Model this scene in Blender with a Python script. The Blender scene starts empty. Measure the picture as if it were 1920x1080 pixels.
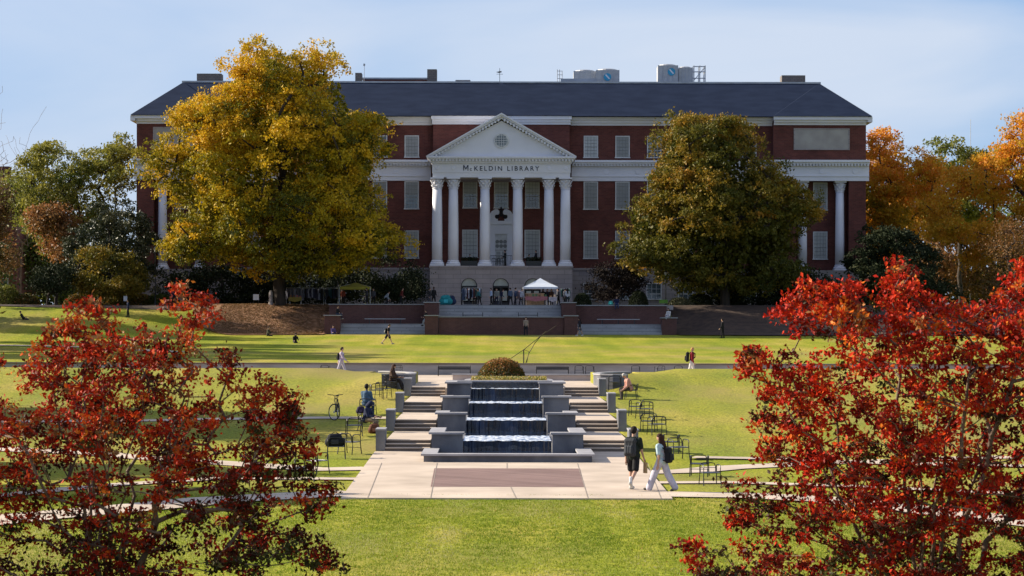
import bpy, math, random
import numpy as np
from mathutils import Vector, Matrix, noise as mnoise
R = math.radians
random.seed(7); rng = np.random.default_rng(7)
scene = bpy.context.scene
C = scene.collection
F = 4000.0; HX = 933.0; HY = 605.0; CX = -0.35; CZ = 4.68     # focal length in photo pixels, vanishing point, eye position
def gx(px, D): return CX + (px - HX) * D / F
def zy(py, D): return CZ - (py - HY) * D / F
SUN_EL = 26.0; SHD = (0.965, -0.262)                         # elevation and the direction shadows fall

# ------------------------------------------------------------------ materials
def nodes(m):
    m.use_nodes = True; nt = m.node_tree; nt.nodes.clear(); return nt
def ramp(nt, cols, fac):
    r = nt.nodes.new('ShaderNodeValToRGB'); e = r.color_ramp.elements
    while len(e) < len(cols): e.new(0.5)
    for el, (p, c) in zip(e, cols): el.position = p; el.color = (*c, 1)
    nt.links.new(fac, r.inputs[0]); return r.outputs[0]
def pm(name, c1, c2=None, scale=2.0, rough=0.8, bump=0.0, bscale=None, metal=0.0, spec=0.3, stretch=(1,1,1), detail=6, lo=.35, hi=.65):
    m = bpy.data.materials.new(name); nt = nodes(m); N = nt.nodes; L = nt.links
    out = N.new('ShaderNodeOutputMaterial'); b = N.new('ShaderNodeBsdfPrincipled'); L.new(b.outputs[0], out.inputs[0])
    b.inputs['Roughness'].default_value = rough; b.inputs['Metallic'].default_value = metal; b.inputs['Specular IOR Level'].default_value = spec
    tc = N.new('ShaderNodeTexCoord'); mp = N.new('ShaderNodeMapping'); mp.inputs['Scale'].default_value = stretch
    L.new(tc.outputs['Object'], mp.inputs[0])
    if c2 is None: c2 = tuple(x * 0.8 for x in c1)
    n = N.new('ShaderNodeTexNoise'); n.inputs['Scale'].default_value = scale; n.inputs['Detail'].default_value = detail
    L.new(mp.outputs[0], n.inputs['Vector'])
    L.new(ramp(nt, [(lo, c1), (hi, c2)], n.outputs[0]), b.inputs['Base Color'])
    if bump:
        n2 = N.new('ShaderNodeTexNoise'); n2.inputs['Scale'].default_value = bscale or scale * 4; L.new(mp.outputs[0], n2.inputs['Vector'])
        bp = N.new('ShaderNodeBump'); bp.inputs['Strength'].default_value = bump; bp.inputs['Distance'].default_value = .05
        L.new(n2.outputs[0], bp.inputs['Height']); L.new(bp.outputs[0], b.inputs['Normal'])
    return m
def blockmat(name, c1, c2, mortar, bw, bh, ms, var, rough=.85):
    m = bpy.data.materials.new(name); nt = nodes(m); N = nt.nodes; L = nt.links
    out = N.new('ShaderNodeOutputMaterial'); b = N.new('ShaderNodeBsdfPrincipled'); L.new(b.outputs[0], out.inputs[0])
    b.inputs['Roughness'].default_value = rough; b.inputs['Specular IOR Level'].default_value = .25
    tc = N.new('ShaderNodeTexCoord'); sp = N.new('ShaderNodeSeparateXYZ'); L.new(tc.outputs['Object'], sp.inputs[0])
    ad = N.new('ShaderNodeMath'); ad.operation = 'ADD'; L.new(sp.outputs[0], ad.inputs[0]); L.new(sp.outputs[1], ad.inputs[1])
    cb = N.new('ShaderNodeCombineXYZ'); L.new(ad.outputs[0], cb.inputs[0]); L.new(sp.outputs[2], cb.inputs[1])
    bt = N.new('ShaderNodeTexBrick'); L.new(cb.outputs[0], bt.inputs['Vector'])
    bt.inputs['Scale'].default_value = 1; bt.inputs['Brick Width'].default_value = bw; bt.inputs['Row Height'].default_value = bh
    bt.inputs['Mortar Size'].default_value = ms; bt.inputs['Color1'].default_value = (*c1, 1); bt.inputs['Color2'].default_value = (*c2, 1); bt.inputs['Mortar'].default_value = (*mortar, 1)
    n = N.new('ShaderNodeTexNoise'); n.inputs['Scale'].default_value = .6; n.inputs['Detail'].default_value = 8; L.new(tc.outputs['Object'], n.inputs['Vector'])
    mx = N.new('ShaderNodeMixRGB'); mx.blend_type = 'MULTIPLY'; mx.inputs[0].default_value = 1
    L.new(bt.outputs[0], mx.inputs[1]); L.new(ramp(nt, [(.3, (1 - var,) * 3), (.7, (1, 1, 1))], n.outputs[0]), mx.inputs[2])
    L.new(mx.outputs[0], b.inputs['Base Color']); return m
def leafmat(name, cols, trans=.4, gloss=.35, spec=.35):
    m = bpy.data.materials.new(name); nt = nodes(m); N = nt.nodes; L = nt.links
    out = N.new('ShaderNodeOutputMaterial'); at = N.new('ShaderNodeAttribute'); at.attribute_name = 'tone'
    col = ramp(nt, cols, at.outputs['Fac'])
    b = N.new('ShaderNodeBsdfPrincipled'); b.inputs['Roughness'].default_value = gloss; b.inputs['Specular IOR Level'].default_value = spec; L.new(col, b.inputs['Base Color'])
    t = N.new('ShaderNodeBsdfTranslucent'); L.new(col, t.inputs[0])
    mx = N.new('ShaderNodeMixShader'); mx.inputs[0].default_value = trans
    L.new(b.outputs[0], mx.inputs[1]); L.new(t.outputs[0], mx.inputs[2]); L.new(mx.outputs[0], out.inputs[0]); return m
def grassmat():
    m = bpy.data.materials.new('grass'); nt = nodes(m); N = nt.nodes; L = nt.links
    out = N.new('ShaderNodeOutputMaterial'); b = N.new('ShaderNodeBsdfPrincipled'); L.new(b.outputs[0], out.inputs[0])
    b.inputs['Roughness'].default_value = .95; b.inputs['Specular IOR Level'].default_value = .1
    tc = N.new('ShaderNodeTexCoord')
    def nz(sc, st=(1,1,1), det=5):
        mp = N.new('ShaderNodeMapping'); mp.inputs['Scale'].default_value = st; L.new(tc.outputs['Object'], mp.inputs[0])
        n = N.new('ShaderNodeTexNoise'); n.inputs['Scale'].default_value = sc; n.inputs['Detail'].default_value = det; L.new(mp.outputs[0], n.inputs['Vector']); return n.outputs[0]
    base = ramp(nt, [(.34, (.160, .200, .014)), (.5, (.235, .245, .020)), (.66, (.325, .275, .050))], nz(.22, (1, .45, 1), 8))
    fine = ramp(nt, [(.3, (.55, .6, .52)), (.5, (1, 1, 1)), (.72, (1.4, 1.35, 1.35))], nz(9, (1, .5, 1), 4))
    brown = ramp(nt, [(.49, (0, 0, 0)), (.66, (.6, .6, .6))], nz(.16, (1, .55, 1), 10))
    # mowing stripes running up the mall
    sp = N.new('ShaderNodeSeparateXYZ'); L.new(tc.outputs['Object'], sp.inputs[0])
    mm = N.new('ShaderNodeMath'); mm.operation = 'MULTIPLY'; mm.inputs[1].default_value = 2.9; L.new(sp.outputs[0], mm.inputs[0])
    sn = N.new('ShaderNodeMath'); sn.operation = 'SINE'; L.new(mm.outputs[0], sn.inputs[0])
    ns = N.new('ShaderNodeMath'); ns.operation = 'MULTIPLY'; L.new(sn.outputs[0], ns.inputs[0]); L.new(nz(.3), ns.inputs[1])
    st = ramp(nt, [(0, (.96, .97, .95)), (.45, (1.08, 1.06, 1.12))], ns.outputs[0])
    m1 = N.new('ShaderNodeMixRGB'); m1.blend_type = 'MULTIPLY'; m1.inputs[0].default_value = 1; L.new(base, m1.inputs[1]); L.new(fine, m1.inputs[2])
    m2 = N.new('ShaderNodeMixRGB'); m2.blend_type = 'MULTIPLY'; m2.inputs[0].default_value = 1; L.new(m1.outputs[0], m2.inputs[1]); L.new(st, m2.inputs[2])
    my = N.new('ShaderNodeMath'); my.operation = 'MULTIPLY_ADD'; my.inputs[1].default_value = 1 / 60; my.inputs[2].default_value = -1.2; L.new(sp.outputs[1], my.inputs[0])
    dry = ramp(nt, [(0, (0, 0, 0)), (.08, (.45,) * 3), (.72, (.5,) * 3), (.80, (0, 0, 0))], my.outputs[0])     # the banks beside the steps are drier
    ab = N.new('ShaderNodeMath'); ab.operation = 'ADD'; ab.use_clamp = True; L.new(brown, ab.inputs[0]); dn2 = N.new('ShaderNodeMath'); dn2.operation = 'MULTIPLY'; L.new(dry, dn2.inputs[0]); L.new(nz(.5, (1, .4, 1), 8), dn2.inputs[1]); L.new(dn2.outputs[0], ab.inputs[1])
    m3 = N.new('ShaderNodeMixRGB'); L.new(ab.outputs[0], m3.inputs[0]); L.new(m2.outputs[0], m3.inputs[1]); m3.inputs[2].default_value = (.27, .215, .075, 1)
    L.new(m3.outputs[0], b.inputs['Base Color'])
    bp = N.new('ShaderNodeBump'); bp.inputs['Strength'].default_value = .6; bp.inputs['Distance'].default_value = .05; L.new(nz(14, (1, 1, 1), 3), bp.inputs['Height']); L.new(bp.outputs[0], b.inputs['Normal'])
    return m
M = dict(
 grass=grassmat(),
 mulch=pm('mulch', (.155, .072, .035), (.30, .165, .09), 2.2, .95, .8, 9),
 darksoil=pm('leaf_litter', (.035, .024, .02), (.065, .042, .03), 1.5, .95, .6, 6),
 concrete=pm('concrete_path', (.40, .325, .255), (.58, .48, .385), .55, .85, .05, 30, detail=12, lo=.3, hi=.7),
 paver=blockmat('brick_paver', (.20, .125, .11), (.26, .17, .15), (.28, .21, .18), .22, .11, .006, .25),
 joint=pm('joint', (.32, .27, .22)),
 step=pm('shaded_step_stone', (.13, .105, .085), (.20, .165, .135), 1.2, .85, .06, 20),  # dark tone has the shade of the step risers put into it
 pier=pm('cast_concrete', (.07, .073, .09), (.20, .20, .21), .8, .8, .12, 16, stretch=(1, 1, .6)),
 cap=pm('concrete_coping', (.27, .265, .28), (.36, .35, .36), 1.5, .75, .05, 20),
 tile=pm('wet_tile', (.003, .007, .020), (.016, .032, .085), 1.9, .12, .12, 10, spec=.8, stretch=(1.4, 1, .45)),
 tile2=pm('pool_tile', (.004, .01, .028), (.010, .02, .05), 2, .1, .1, 8, spec=.8),
 brick=blockmat('red_brick', (.165, .050, .040), (.115, .036, .030), (.14, .075, .06), .42, .15, .012, .35),
 brick2=blockmat('garden_brick', (.135, .055, .048), (.10, .042, .038), (.13, .09, .08), .3, .1, .012, .3),
 lime=blockmat('limestone', (.37, .33, .32), (.31, .28, .28), (.21, .19, .185), 1.5, .46, .02, .2),
 stonestep=blockmat('terrace_step_stone', (.38, .38, .38), (.32, .325, .33), (.2, .2, .21), 2.2, .3, .02, .25),
 white=pm('white_paint', (.70, .71, .76), (.64, .65, .70), .5, .55, .02, 10),
 white2=pm('white_column_paint', (.66, .67, .73), (.70, .71, .77), .6, .5),
 panel=pm('stone_panel', (.30, .28, .26), (.38, .36, .33), .7, .85, .1, 6),
 slate=pm('slate_roof', (.008, .015, .036), (.013, .022, .048), .5, .8, .1, 8, spec=.1, stretch=(1, 2, 2)),
 coping=pm('roof_edge_metal', (.42, .45, .50), None, 1, .5),
 blind=pm('window_blind', (.38, .40, .40), (.46, .48, .47), 3, .35, spec=.5, stretch=(.5, 1, 9)),
 pane=pm('dark_pane', (.03, .05, .065), (.10, .14, .15), 1.5, .08, spec=.9),
 frame=pm('window_frame', (.62, .63, .63), None, 2, .6),
 mullion=pm('window_bars', (.23, .24, .24), None, 2, .6),
 letter=pm('dark_lettering', (.03, .035, .06), None, 1, .5),
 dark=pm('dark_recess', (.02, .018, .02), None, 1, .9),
 black=pm('black_metal', (.012, .012, .014), (.022, .022, .025), 9, .38, metal=.3, spec=.5),
 mesh=pm('seat_mesh', (.10, .10, .11), (.16, .16, .17), 30, .35, metal=.6),
 steel=pm('galvanised', (.36, .37, .39), (.44, .45, .47), 2, .5, metal=.2),
 chim=blockmat('chimney_block', (.22, .19, .18), (.18, .16, .15), (.12, .11, .1), .4, .2, .02, .2),
 bark=pm('bark', (.025, .019, .016), (.05, .038, .03), 3, .95, .7, 12, stretch=(1, 1, .3)),
 bark2=pm('smooth_bark', (.085, .05, .035), (.20, .135, .095), 5, .7, .2, 20, stretch=(1, 1, .3)),
 skin=pm('skin', (.42, .25, .18), (.48, .29, .21), 3, .5), skin2=pm('brown_skin', (.10, .055, .04), None, 3, .5),
)
def vary(m, lo):
    nt = m.node_tree; N = nt.nodes; L = nt.links; b = next(n for n in N if n.type == 'BSDF_PRINCIPLED'); src = b.inputs['Base Color'].links[0].from_socket
    oi = N.new('ShaderNodeObjectInfo'); r = ramp(nt, [(0, (lo,) * 3), (1, (1.12,) * 3)], oi.outputs['Random']); mx = N.new('ShaderNodeMixRGB'); mx.blend_type = 'MULTIPLY'; mx.inputs[0].default_value = 1
    L.new(src, mx.inputs[1]); L.new(r, mx.inputs[2]); L.new(mx.outputs[0], b.inputs['Base Color'])
vary(M['blind'], .55); vary(M['pane'], .4)
def flat(c, rough=.8, spec=.2):
    k = 'cloth_%02x%02x%02x' % tuple(int(min(255, 255 * x ** .45)) for x in c)
    if k not in M: M[k] = pm(k, c, tuple(x * .78 for x in c), 6, rough, .2, 18, spec=spec)
    return M[k]
BLACK = (.012, .012, .014); NAVY = (.015, .022, .06)

# ------------------------------------------------------------------ objects
def tag(o, label=None, cat=None, group=None, kind=None):
    if label: o['label'] = label
    if cat: o['category'] = cat
    if group: o['group'] = group
    if kind: o['kind'] = kind
    return o
def empty(name, label, cat, loc=(0, 0, 0), rz=0, group=None):
    o = bpy.data.objects.new(name, None); C.objects.link(o); o.location = loc; o.rotation_euler = (0, 0, rz)
    o.empty_display_size = .1
    return tag(o, label, cat, group)
class MB:
    def __init__(s): s.v = []; s.f = []
    def add(s, v, f):
        o = len(s.v); s.v += [tuple(p) for p in v]; s.f += [tuple(i + o for i in q) for q in f]; return s
    def box(s, x0, x1, y0, y1, z0, z1):
        v = [(x, y, z) for z in (z0, z1) for y in (y0, y1) for x in (x0, x1)]
        return s.add(v, [(0, 2, 3, 1), (4, 5, 7, 6), (0, 1, 5, 4), (2, 6, 7, 3), (0, 4, 6, 2), (1, 3, 7, 5)])
    def prismY(s, poly, y0, y1):       # polygon in x,z (counter-clockwise seen from -y), extruded along y
        n = len(poly); v = [(x, y0, z) for x, z in poly] + [(x, y1, z) for x, z in poly]
        return s.add(v, [tuple(range(n)), tuple(range(2 * n - 1, n - 1, -1))] + [(i, i + n, (i + 1) % n + n, (i + 1) % n) for i in range(n)])
    def prismX(s, poly, x0, x1):       # polygon in y,z
        n = len(poly); v = [(x0, y, z) for y, z in poly] + [(x1, y, z) for y, z in poly]
        return s.add(v, [tuple(range(n - 1, -1, -1)), tuple(range(n, 2 * n))] + [(i, (i + 1) % n, (i + 1) % n + n, i + n) for i in range(n)])
    def prismZ(s, poly, z0, z1):
        n = len(poly); v = [(x, y, z0) for x, y in poly] + [(x, y, z1) for x, y in poly]
        return s.add(v, [tuple(range(n - 1, -1, -1)), tuple(range(n, 2 * n))] + [(i, (i + 1) % n, (i + 1) % n + n, i + n) for i in range(n)])
    def tube(s, pts, r, n=6, close=False):
        pts = [Vector(p) for p in pts]; k = len(pts); rs = r if isinstance(r, (list, tuple)) else [r] * k
        vs = []; 
        for i, p in enumerate(pts):
            d = (pts[(i + 1) % k] - pts[i - 1]) if close else (pts[min(i + 1, k - 1)] - pts[max(i - 1, 0)])
            d.normalize(); a = d.cross(Vector((0, 0, 1)))
            if a.length < .15: a = d.cross(Vector((1, 0, 0)))
            a.normalize(); b = d.cross(a)
            vs += [p + (a * math.cos(t) + b * math.sin(t)) * rs[i] for t in [2 * math.pi * j / n for j in range(n)]]
        fs = []
        for i in range(k if close else k - 1):
            i2 = (i + 1) % k
            fs += [(i * n + j, i2 * n + j, i2 * n + (j + 1) % n, i * n + (j + 1) % n) for j in range(n)]
        if not close: fs += [tuple(range(n)), tuple(range(k * n - 1, (k - 1) * n - 1, -1))]
        return s.add(vs, fs)
    def lathe(s, prof, c=(0, 0, 0), n=16, axis='Z'):
        vs = []
        for r, h in prof:
            for j in range(n):
                t = 2 * math.pi * j / n; p = (r * math.cos(t), r * math.sin(t), h)
                if axis == 'Y': p = (p[0], p[2], p[1])
                if axis == 'X': p = (p[2], p[0], p[1])
                vs.append((p[0] + c[0], p[1] + c[1], p[2] + c[2]))
        k = len(prof)
        fs = [(i * n + j, i * n + (j + 1) % n, (i + 1) * n + (j + 1) % n, (i + 1) * n + j) for i in range(k - 1) for j in range(n)]
        fs += [tuple(range(n - 1, -1, -1)), tuple(range((k - 1) * n, k * n))]
        return s.add(vs, fs)
    def ball(s, c, r, n=10, sc=(1, 1, 1)):
        k = n // 2 + 1; prof = [(math.sin(math.pi * i / k) * r, -math.cos(math.pi * i / k) * r) for i in range(1, k)]
        t = MB().lathe(prof, n=n); return s.add([(c[0] + p[0] * sc[0], c[1] + p[1] * sc[1], c[2] + p[2] * sc[2]) for p in t.v], t.f)
    def xf(s, mat): s.v = [tuple(mat @ Vector(p)) for p in s.v]; return s
    def build(s, name, mat, parent=None, smooth=False, rel=True):
        off = Vector(parent_loc(parent)) if (parent and rel) else Vector((0, 0, 0))
        me = bpy.data.meshes.new(name); me.from_pydata([tuple(Vector(p) - off) for p in s.v], [], s.f); me.materials.append(mat); me.update()
        if smooth: me.polygons.foreach_set('use_smooth', [True] * len(me.polygons))
        o = bpy.data.objects.new(name, me); C.objects.link(o); o.parent = parent; return o
def parent_loc(p):
    v = Vector((0, 0, 0))
    while p: v += p.location; p = p.parent
    return v
def struct(name, mb, mat, smooth=False):
    return tag(mb.build(name, mat, None, smooth), kind='structure')
def npmesh(name, V, Fc, mat, parent=None, tone=None, smooth=False):
    off = np.array(parent_loc(parent)) if parent else 0
    V = np.asarray(V, dtype=np.float32) - off; Fc = np.asarray(Fc, dtype=np.int32); nf, k = Fc.shape
    me = bpy.data.meshes.new(name); me.vertices.add(len(V)); me.vertices.foreach_set('co', V.astype(np.float32).ravel())
    me.loops.add(nf * k); me.loops.foreach_set('vertex_index', Fc.ravel())
    me.polygons.add(nf); me.polygons.foreach_set('loop_start', np.arange(0, nf * k, k, dtype=np.int32)); me.polygons.foreach_set('loop_total', np.full(nf, k, dtype=np.int32))
    if smooth: me.polygons.foreach_set('use_smooth', np.ones(nf, dtype=bool))
    me.update(calc_edges=True)
    if tone is not None:
        a = me.attributes.new('tone', 'FLOAT', 'POINT'); a.data.foreach_set('value', np.asarray(tone, dtype=np.float32))
    me.materials.append(mat); o = bpy.data.objects.new(name, me); C.objects.link(o); o.parent = parent; return o
def copy_tree(o, parent=None):
    c = o.copy(); C.objects.link(c); c.parent = parent
    for ch in list(o.children): copy_tree(ch, c)
    return c

# ------------------------------------------------------------------ camera, light, sky
cam = bpy.data.cameras.new('camera'); co = bpy.data.objects.new('camera', cam); C.objects.link(co); scene.camera = co
co.location = (CX, 0, CZ); co.rotation_euler = (R(90), R(-.12), 0); cam.lens = F / 1920 * 36; cam.sensor_width = 36
cam.shift_x = (960 - HX) / 1920; cam.shift_y = (HY - 540) / 1920; cam.clip_end = 6000; cam.clip_start = .5
cam.dof.use_dof = True; cam.dof.focus_distance = 115; cam.dof.aperture_fstop = 6.3
sd = Vector((SHD[0] * math.cos(R(SUN_EL)), SHD[1] * math.cos(R(SUN_EL)), -math.sin(R(SUN_EL))))
sl = bpy.data.lights.new('sun', 'SUN'); sl.energy = 5.0; sl.angle = R(.5); sl.color = (1, .885, .70)
so = bpy.data.objects.new('sun', sl); C.objects.link(so); so.rotation_euler = sd.to_track_quat('-Z', 'Y').to_euler(); so.location = (0, 0, 60)
w = bpy.data.worlds.new('World'); scene.world = w; w.use_nodes = True; nt = w.node_tree; nt.nodes.clear(); N = nt.nodes; L = nt.links
bg = N.new('ShaderNodeBackground'); ow = N.new('ShaderNodeOutputWorld'); L.new(bg.outputs[0], ow.inputs[0]); bg.inputs[1].default_value = .060
sk = N.new('ShaderNodeTexSky'); sk.sky_type = 'NISHITA'; sk.sun_disc = False; sk.sun_elevation = R(SUN_EL); sk.sun_rotation = math.atan2(-SHD[0], -SHD[1])
sk.air_density = 1.0; sk.dust_density = .7; sk.ozone_density = 4.5
tc = N.new('ShaderNodeTexCoord'); mp = N.new('ShaderNodeMapping'); mp.inputs['Scale'].default_value = (1.8, 1.8, 7.5); mp.inputs['Rotation'].default_value = (0, R(-7), 0); L.new(tc.outputs['Generated'], mp.inputs[0])
n1 = N.new('ShaderNodeTexNoise'); n1.inputs['Scale'].default_value = 1.6; n1.inputs['Detail'].default_value = 9; n1.inputs['Roughness'].default_value = .46; n1.inputs['Distortion'].default_value = .5; L.new(mp.outputs[0], n1.inputs['Vector'])
cf = ramp(nt, [(.40, (0.0,)*3), (.66, (.75,)*3)], n1.outputs[0])
sz = N.new('ShaderNodeSeparateXYZ'); L.new(tc.outputs['Generated'], sz.inputs[0])
hz = ramp(nt, [(0, (.95,) * 3), (.08, (.86,) * 3), (.16, (.66,) * 3), (.32, (.14,) * 3), (.6, (0, 0, 0))], sz.outputs[2])
sb = N.new('ShaderNodeMixRGB'); sb.blend_type = 'MULTIPLY'; sb.inputs[0].default_value = 1; L.new(sk.outputs[0], sb.inputs[1]); sb.inputs[2].default_value = (.86, .97, 1.30, 1)
hx = N.new('ShaderNodeMixRGB'); L.new(hz, hx.inputs[0]); L.new(sb.outputs[0], hx.inputs[1]); hx.inputs[2].default_value = (2.7, 4.35, 6.6, 1)
gx_ = N.new('ShaderNodeMath'); gx_.operation = 'MULTIPLY_ADD'; gx_.inputs[1].default_value = -1.3; gx_.inputs[2].default_value = .24; L.new(sz.outputs[0], gx_.inputs[0])   # paler towards the sun
gz_ = N.new('ShaderNodeMath'); gz_.operation = 'MULTIPLY_ADD'; gz_.inputs[1].default_value = -5.0; gz_.inputs[2].default_value = .95; L.new(sz.outputs[2], gz_.inputs[0])
gm_ = N.new('ShaderNodeMath'); gm_.operation = 'MULTIPLY'; gm_.use_clamp = True; L.new(gx_.outputs[0], gm_.inputs[0]); L.new(gz_.outputs[0], gm_.inputs[1])
hy = N.new('ShaderNodeMixRGB'); L.new(gm_.outputs[0], hy.inputs[0]); L.new(hx.outputs[0], hy.inputs[1]); hy.inputs[2].default_value = (5.9, 6.3, 7.3, 1)
mx = N.new('ShaderNodeMixRGB'); L.new(cf, mx.inputs[0]); L.new(hy.outputs[0], mx.inputs[1]); mx.inputs[2].default_value = (5.9, 6.4, 7.3, 1)
L.new(mx.outputs[0], bg.inputs[0])
vs = scene.view_settings; scene.display_settings.display_device = 'sRGB'; vs.view_transform = 'Standard'; vs.look = 'None'; vs.gamma = 1; vs.exposure = 1.05
scene.cycles.max_bounces = 8; scene.cycles.transparent_max_bounces = 8; scene.cycles.transmission_bounces = 4

# ------------------------------------------------------------------ terrain
def lerp(t, pts):
    if t <= pts[0][0]: return pts[0][1]
    for (a, b), (c, d) in zip(pts, pts[1:]):
        if t <= c: return b + (d - b) * (t - a) / (c - a)
    return pts[-1][1]
def sst(t): t = max(0, min(1, t)); return t * t * (3 - 2 * t)
SIDE = [(74.5, 0), (77, .05), (100, 1.25), (106, 1.75), (109, 2.12), (112, 2.28), (114, 2.2), (117.5, 1.60), (124, 1.60)]
UP = [(124.02, 2.26), (150, 2.58), (170, 2.95), (188, 3.5), (192, 3.58)]
def gz(x, y):
    if y < 124.01:
        if abs(x) < 4.42 and y > 76.5: return -.3
        if abs(x) < 6.9 and y > 101.5:      # behind the curved planter walls
            if x * x < 4.42 ** 2 or y > 109.6: return 1.60
        z = lerp(y, SIDE)
        if 4.63 < abs(x) < 9 and 100.5 < y < 118:
            z = min(z, 2.06) if abs(x) < 8.2 else z
            fx = 1 - sst((abs(x) - 5.4) / 3.2); fy = sst((y - 100.5) / 5) * (1 - sst((y - 109) / 4)) if abs(x) > 5.9 else (1 if 102.8 < y < 109.6 else 0); z = z + max(0, 2.12 - z) * fx * fy
        if abs(x) > 14: z = z + (mnoise.noise(Vector((x * .05, y * .05, 0))) * .12)
        return z
    z = lerp(y, UP)
    if abs(x) < 15.9:
        return z if y < 201.75 else 6.3
    st = 190 - 16 * sst((-22 - x) / 18) + 2 * sst((x - 20) / 20) + 4.5 * (1 - sst((abs(x) - 16.5) / 4))
    z += sst((y - st) / (204.5 - st)) * 2.75
    if x < -22: z += mnoise.noise(Vector((x * .04, y * .04, 3))) * .25
    return z
def line(a, b, st, extra=()):
    v = list(np.arange(a, b + 1e-6, st)) + list(extra); return sorted(set(round(float(q), 3) for q in v))
xs = line(-70, 70, 1.0, [-4.43, -4.41, 4.41, 4.43, -4.64, -4.62, 4.62, 4.64, -15.91, -15.89, 15.89, 15.91, -6.91, -6.89, 6.89, 6.91] + [s * q for s in (-1, 1) for q in (80, 100, 140, 200, 300, 500, 900, 1500)])
ys = line(24, 250, 1.0, [76.49, 76.51, 101.49, 101.51, 102.79, 102.81, 109.59, 109.61, 124.0, 124.02, 201.74, 201.76, 0, -40, 270, 300, 400, 600, 1000, 2500])
V = [(x, y, gz(x, y)) for y in ys for x in xs]; nx = len(xs)
Fc = [(j * nx + i, j * nx + i + 1, (j + 1) * nx + i + 1, (j + 1) * nx + i) for j in range(len(ys) - 1) for i in range(nx - 1)]
tag(npmesh('lawn_ground', V, Fc, M['grass'], smooth=False), kind='structure')
def drape(name, poly, mat, dz=.03, st=1.0):
    """a sheet over the terrain, clipped roughly to a polygon in x, y by scanlines"""
    y0 = min(p[1] for p in poly); y1 = max(p[1] for p in poly); n = max(2, int((y1 - y0) / st) + 1); mb = MB(); rows = []
    for k in range(n + 1):
        y = y0 + (y1 - y0) * k / n; yy = min(max(y, y0 + 1e-4), y1 - 1e-4); hit = []
        for a, b in zip(poly, poly[1:] + poly[:1]):
            if (a[1] <= yy) != (b[1] <= yy): hit.append(a[0] + (b[0] - a[0]) * (yy - a[1]) / (b[1] - a[1]))
        rows.append((min(hit), max(hit), y))
    w_ = max(1, int(max(r[1] - r[0] for r in rows) / st / 1.5))
    for (a0, a1, ya), (b0, b1, yb) in zip(rows, rows[1:]):
        for i in range(w_):
            q = []
            for (u0, u1, y, t) in ((a0, a1, ya, i / w_), (a0, a1, ya, (i + 1) / w_), (b0, b1, yb, (i + 1) / w_), (b0, b1, yb, i / w_)):
                x = u0 + (u1 - u0) * t; q.append((x, y, gz(x, y) + dz))
            mb.add(q, [(0, 1, 2, 3)])
    return struct(name, mb, mat)
def strip(name, pts, wd, mat, dz=.03):
    """a walk of width wd following points (x, y)"""
    P = [Vector((*p, 0)) for p in pts]; fine = []
    for a, b in zip(P, P[1:]):
        k = max(1, int((b - a).length / 1.0)); fine += [a.lerp(b, i / k) for i in range(k)]
    fine.append(P[-1]); mb = MB(); rows = []
    for i, p in enumerate(fine):
        d = (fine[min(i + 1, len(fine) - 1)] - fine[max(i - 1, 0)]).normalized(); nrm = Vector((-d.y, d.x, 0)) * wd / 2
        rows.append([p + nrm * (1 - k * .5) for k in range(5)])
    for a, b in zip(rows, rows[1:]):
        for k in range(4): mb.add([(q.x, q.y, gz(q.x, q.y) + dz) for q in (a[k], a[k + 1], b[k + 1], b[k])], [(0, 1, 2, 3)])
    return struct(name, mb, mat)
def ground(px, py):      # the plaza-level ground point seen at this pixel
    D = CZ * F / (py - HY); return (gx(px, D), D)

# plaza in front of the fountain, a slab of its own with saw-cut joints
pl = [ground(640, 937), ground(703, 849.5), (-4.6, 77.2), (4.6, 77.2), ground(1190, 849.5), ground(1262, 937)]
mb = MB(); mb.prismZ([(p[0], p[1]) for p in [pl[0], pl[5], pl[4], pl[3], pl[2], pl[1]]], -.3, .045); struct('plaza', mb, M['concrete'])
mb = MB(); bq = [ground(808, 916), ground(1097, 916), ground(1088, 881), ground(815, 881)]; mb.add([(p[0], p[1], .0490) for p in bq], [(0, 1, 2, 3)]); struct('brick_paving', mb, M['paver'])
mb = MB()
def seam(a, b, z=.0530, wd=.009):
    a, b = Vector((*a, z)), Vector((*b, z)); d = (b - a).normalized(); n_ = Vector((-d.y, d.x, 0)) * wd; mb.add([a - n_, b - n_, b + n_, a + n_], [(0, 1, 2, 3)])
for a, b in (((808, 937), (820, 871)), ((1103, 937), (1083, 871)), ((958, 916), (968, 937)), ((951, 871), (951, 881)), ((1215, 871), (1240, 937)), ((716, 871), (690, 937)), ((716, 871), (1215, 871))):
    seam(ground(*a), ground(*b))
struct('paving_joints', mb, M['joint'])
# walks that leave the plaza on both sides
def gp(*l): return [ground(*p) for p in l]
strip('path', gp((690, 880), (600, 882), (350, 866), (180, 854), (-60, 846), (-400, 838)), 1.5, M['concrete'], .030)
strip('path', gp((668, 900), (420, 899), (200, 913), (0, 933), (-200, 955)), .9, M['concrete'], .036)
strip('path', gp((665, 926), (400, 941), (250, 956), (70, 972), (-150, 995)), 1.9, M['concrete'], .042)
strip('path', gp((1215, 886), (1290, 884), (1365, 877), (1580, 866), (1900, 858)), 1.5, M['concrete'], .030)
strip('path', gp((1215, 906), (1365, 905), (1600, 912), (1900, 925)), .8, M['concrete'], .036)
strip('path', gp((1235, 928), (1400, 930), (1560, 938), (1874, 973), (2100, 1000)), 1.7, M['concrete'], .042)
strip('path', [(gx(735, 89), 89), (gx(600, 89), 89), (gx(300, 88), 88), (gx(-50, 87), 87)], .9, M['concrete'], .03)
strip('path', [(gx(1300, 73.8), 73.8), (gx(1430, 73.2), 73.2), (gx(1570, 71.5), 71.5), (gx(1930, 69), 69)], 1.1, M['concrete'], .05)
strip('path', [(gx(-80, 163), 163), (gx(60, 161), 161), (gx(180, 158), 158), (gx(330, 150), 150)], 2.2, M['concrete'], .03)
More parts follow.
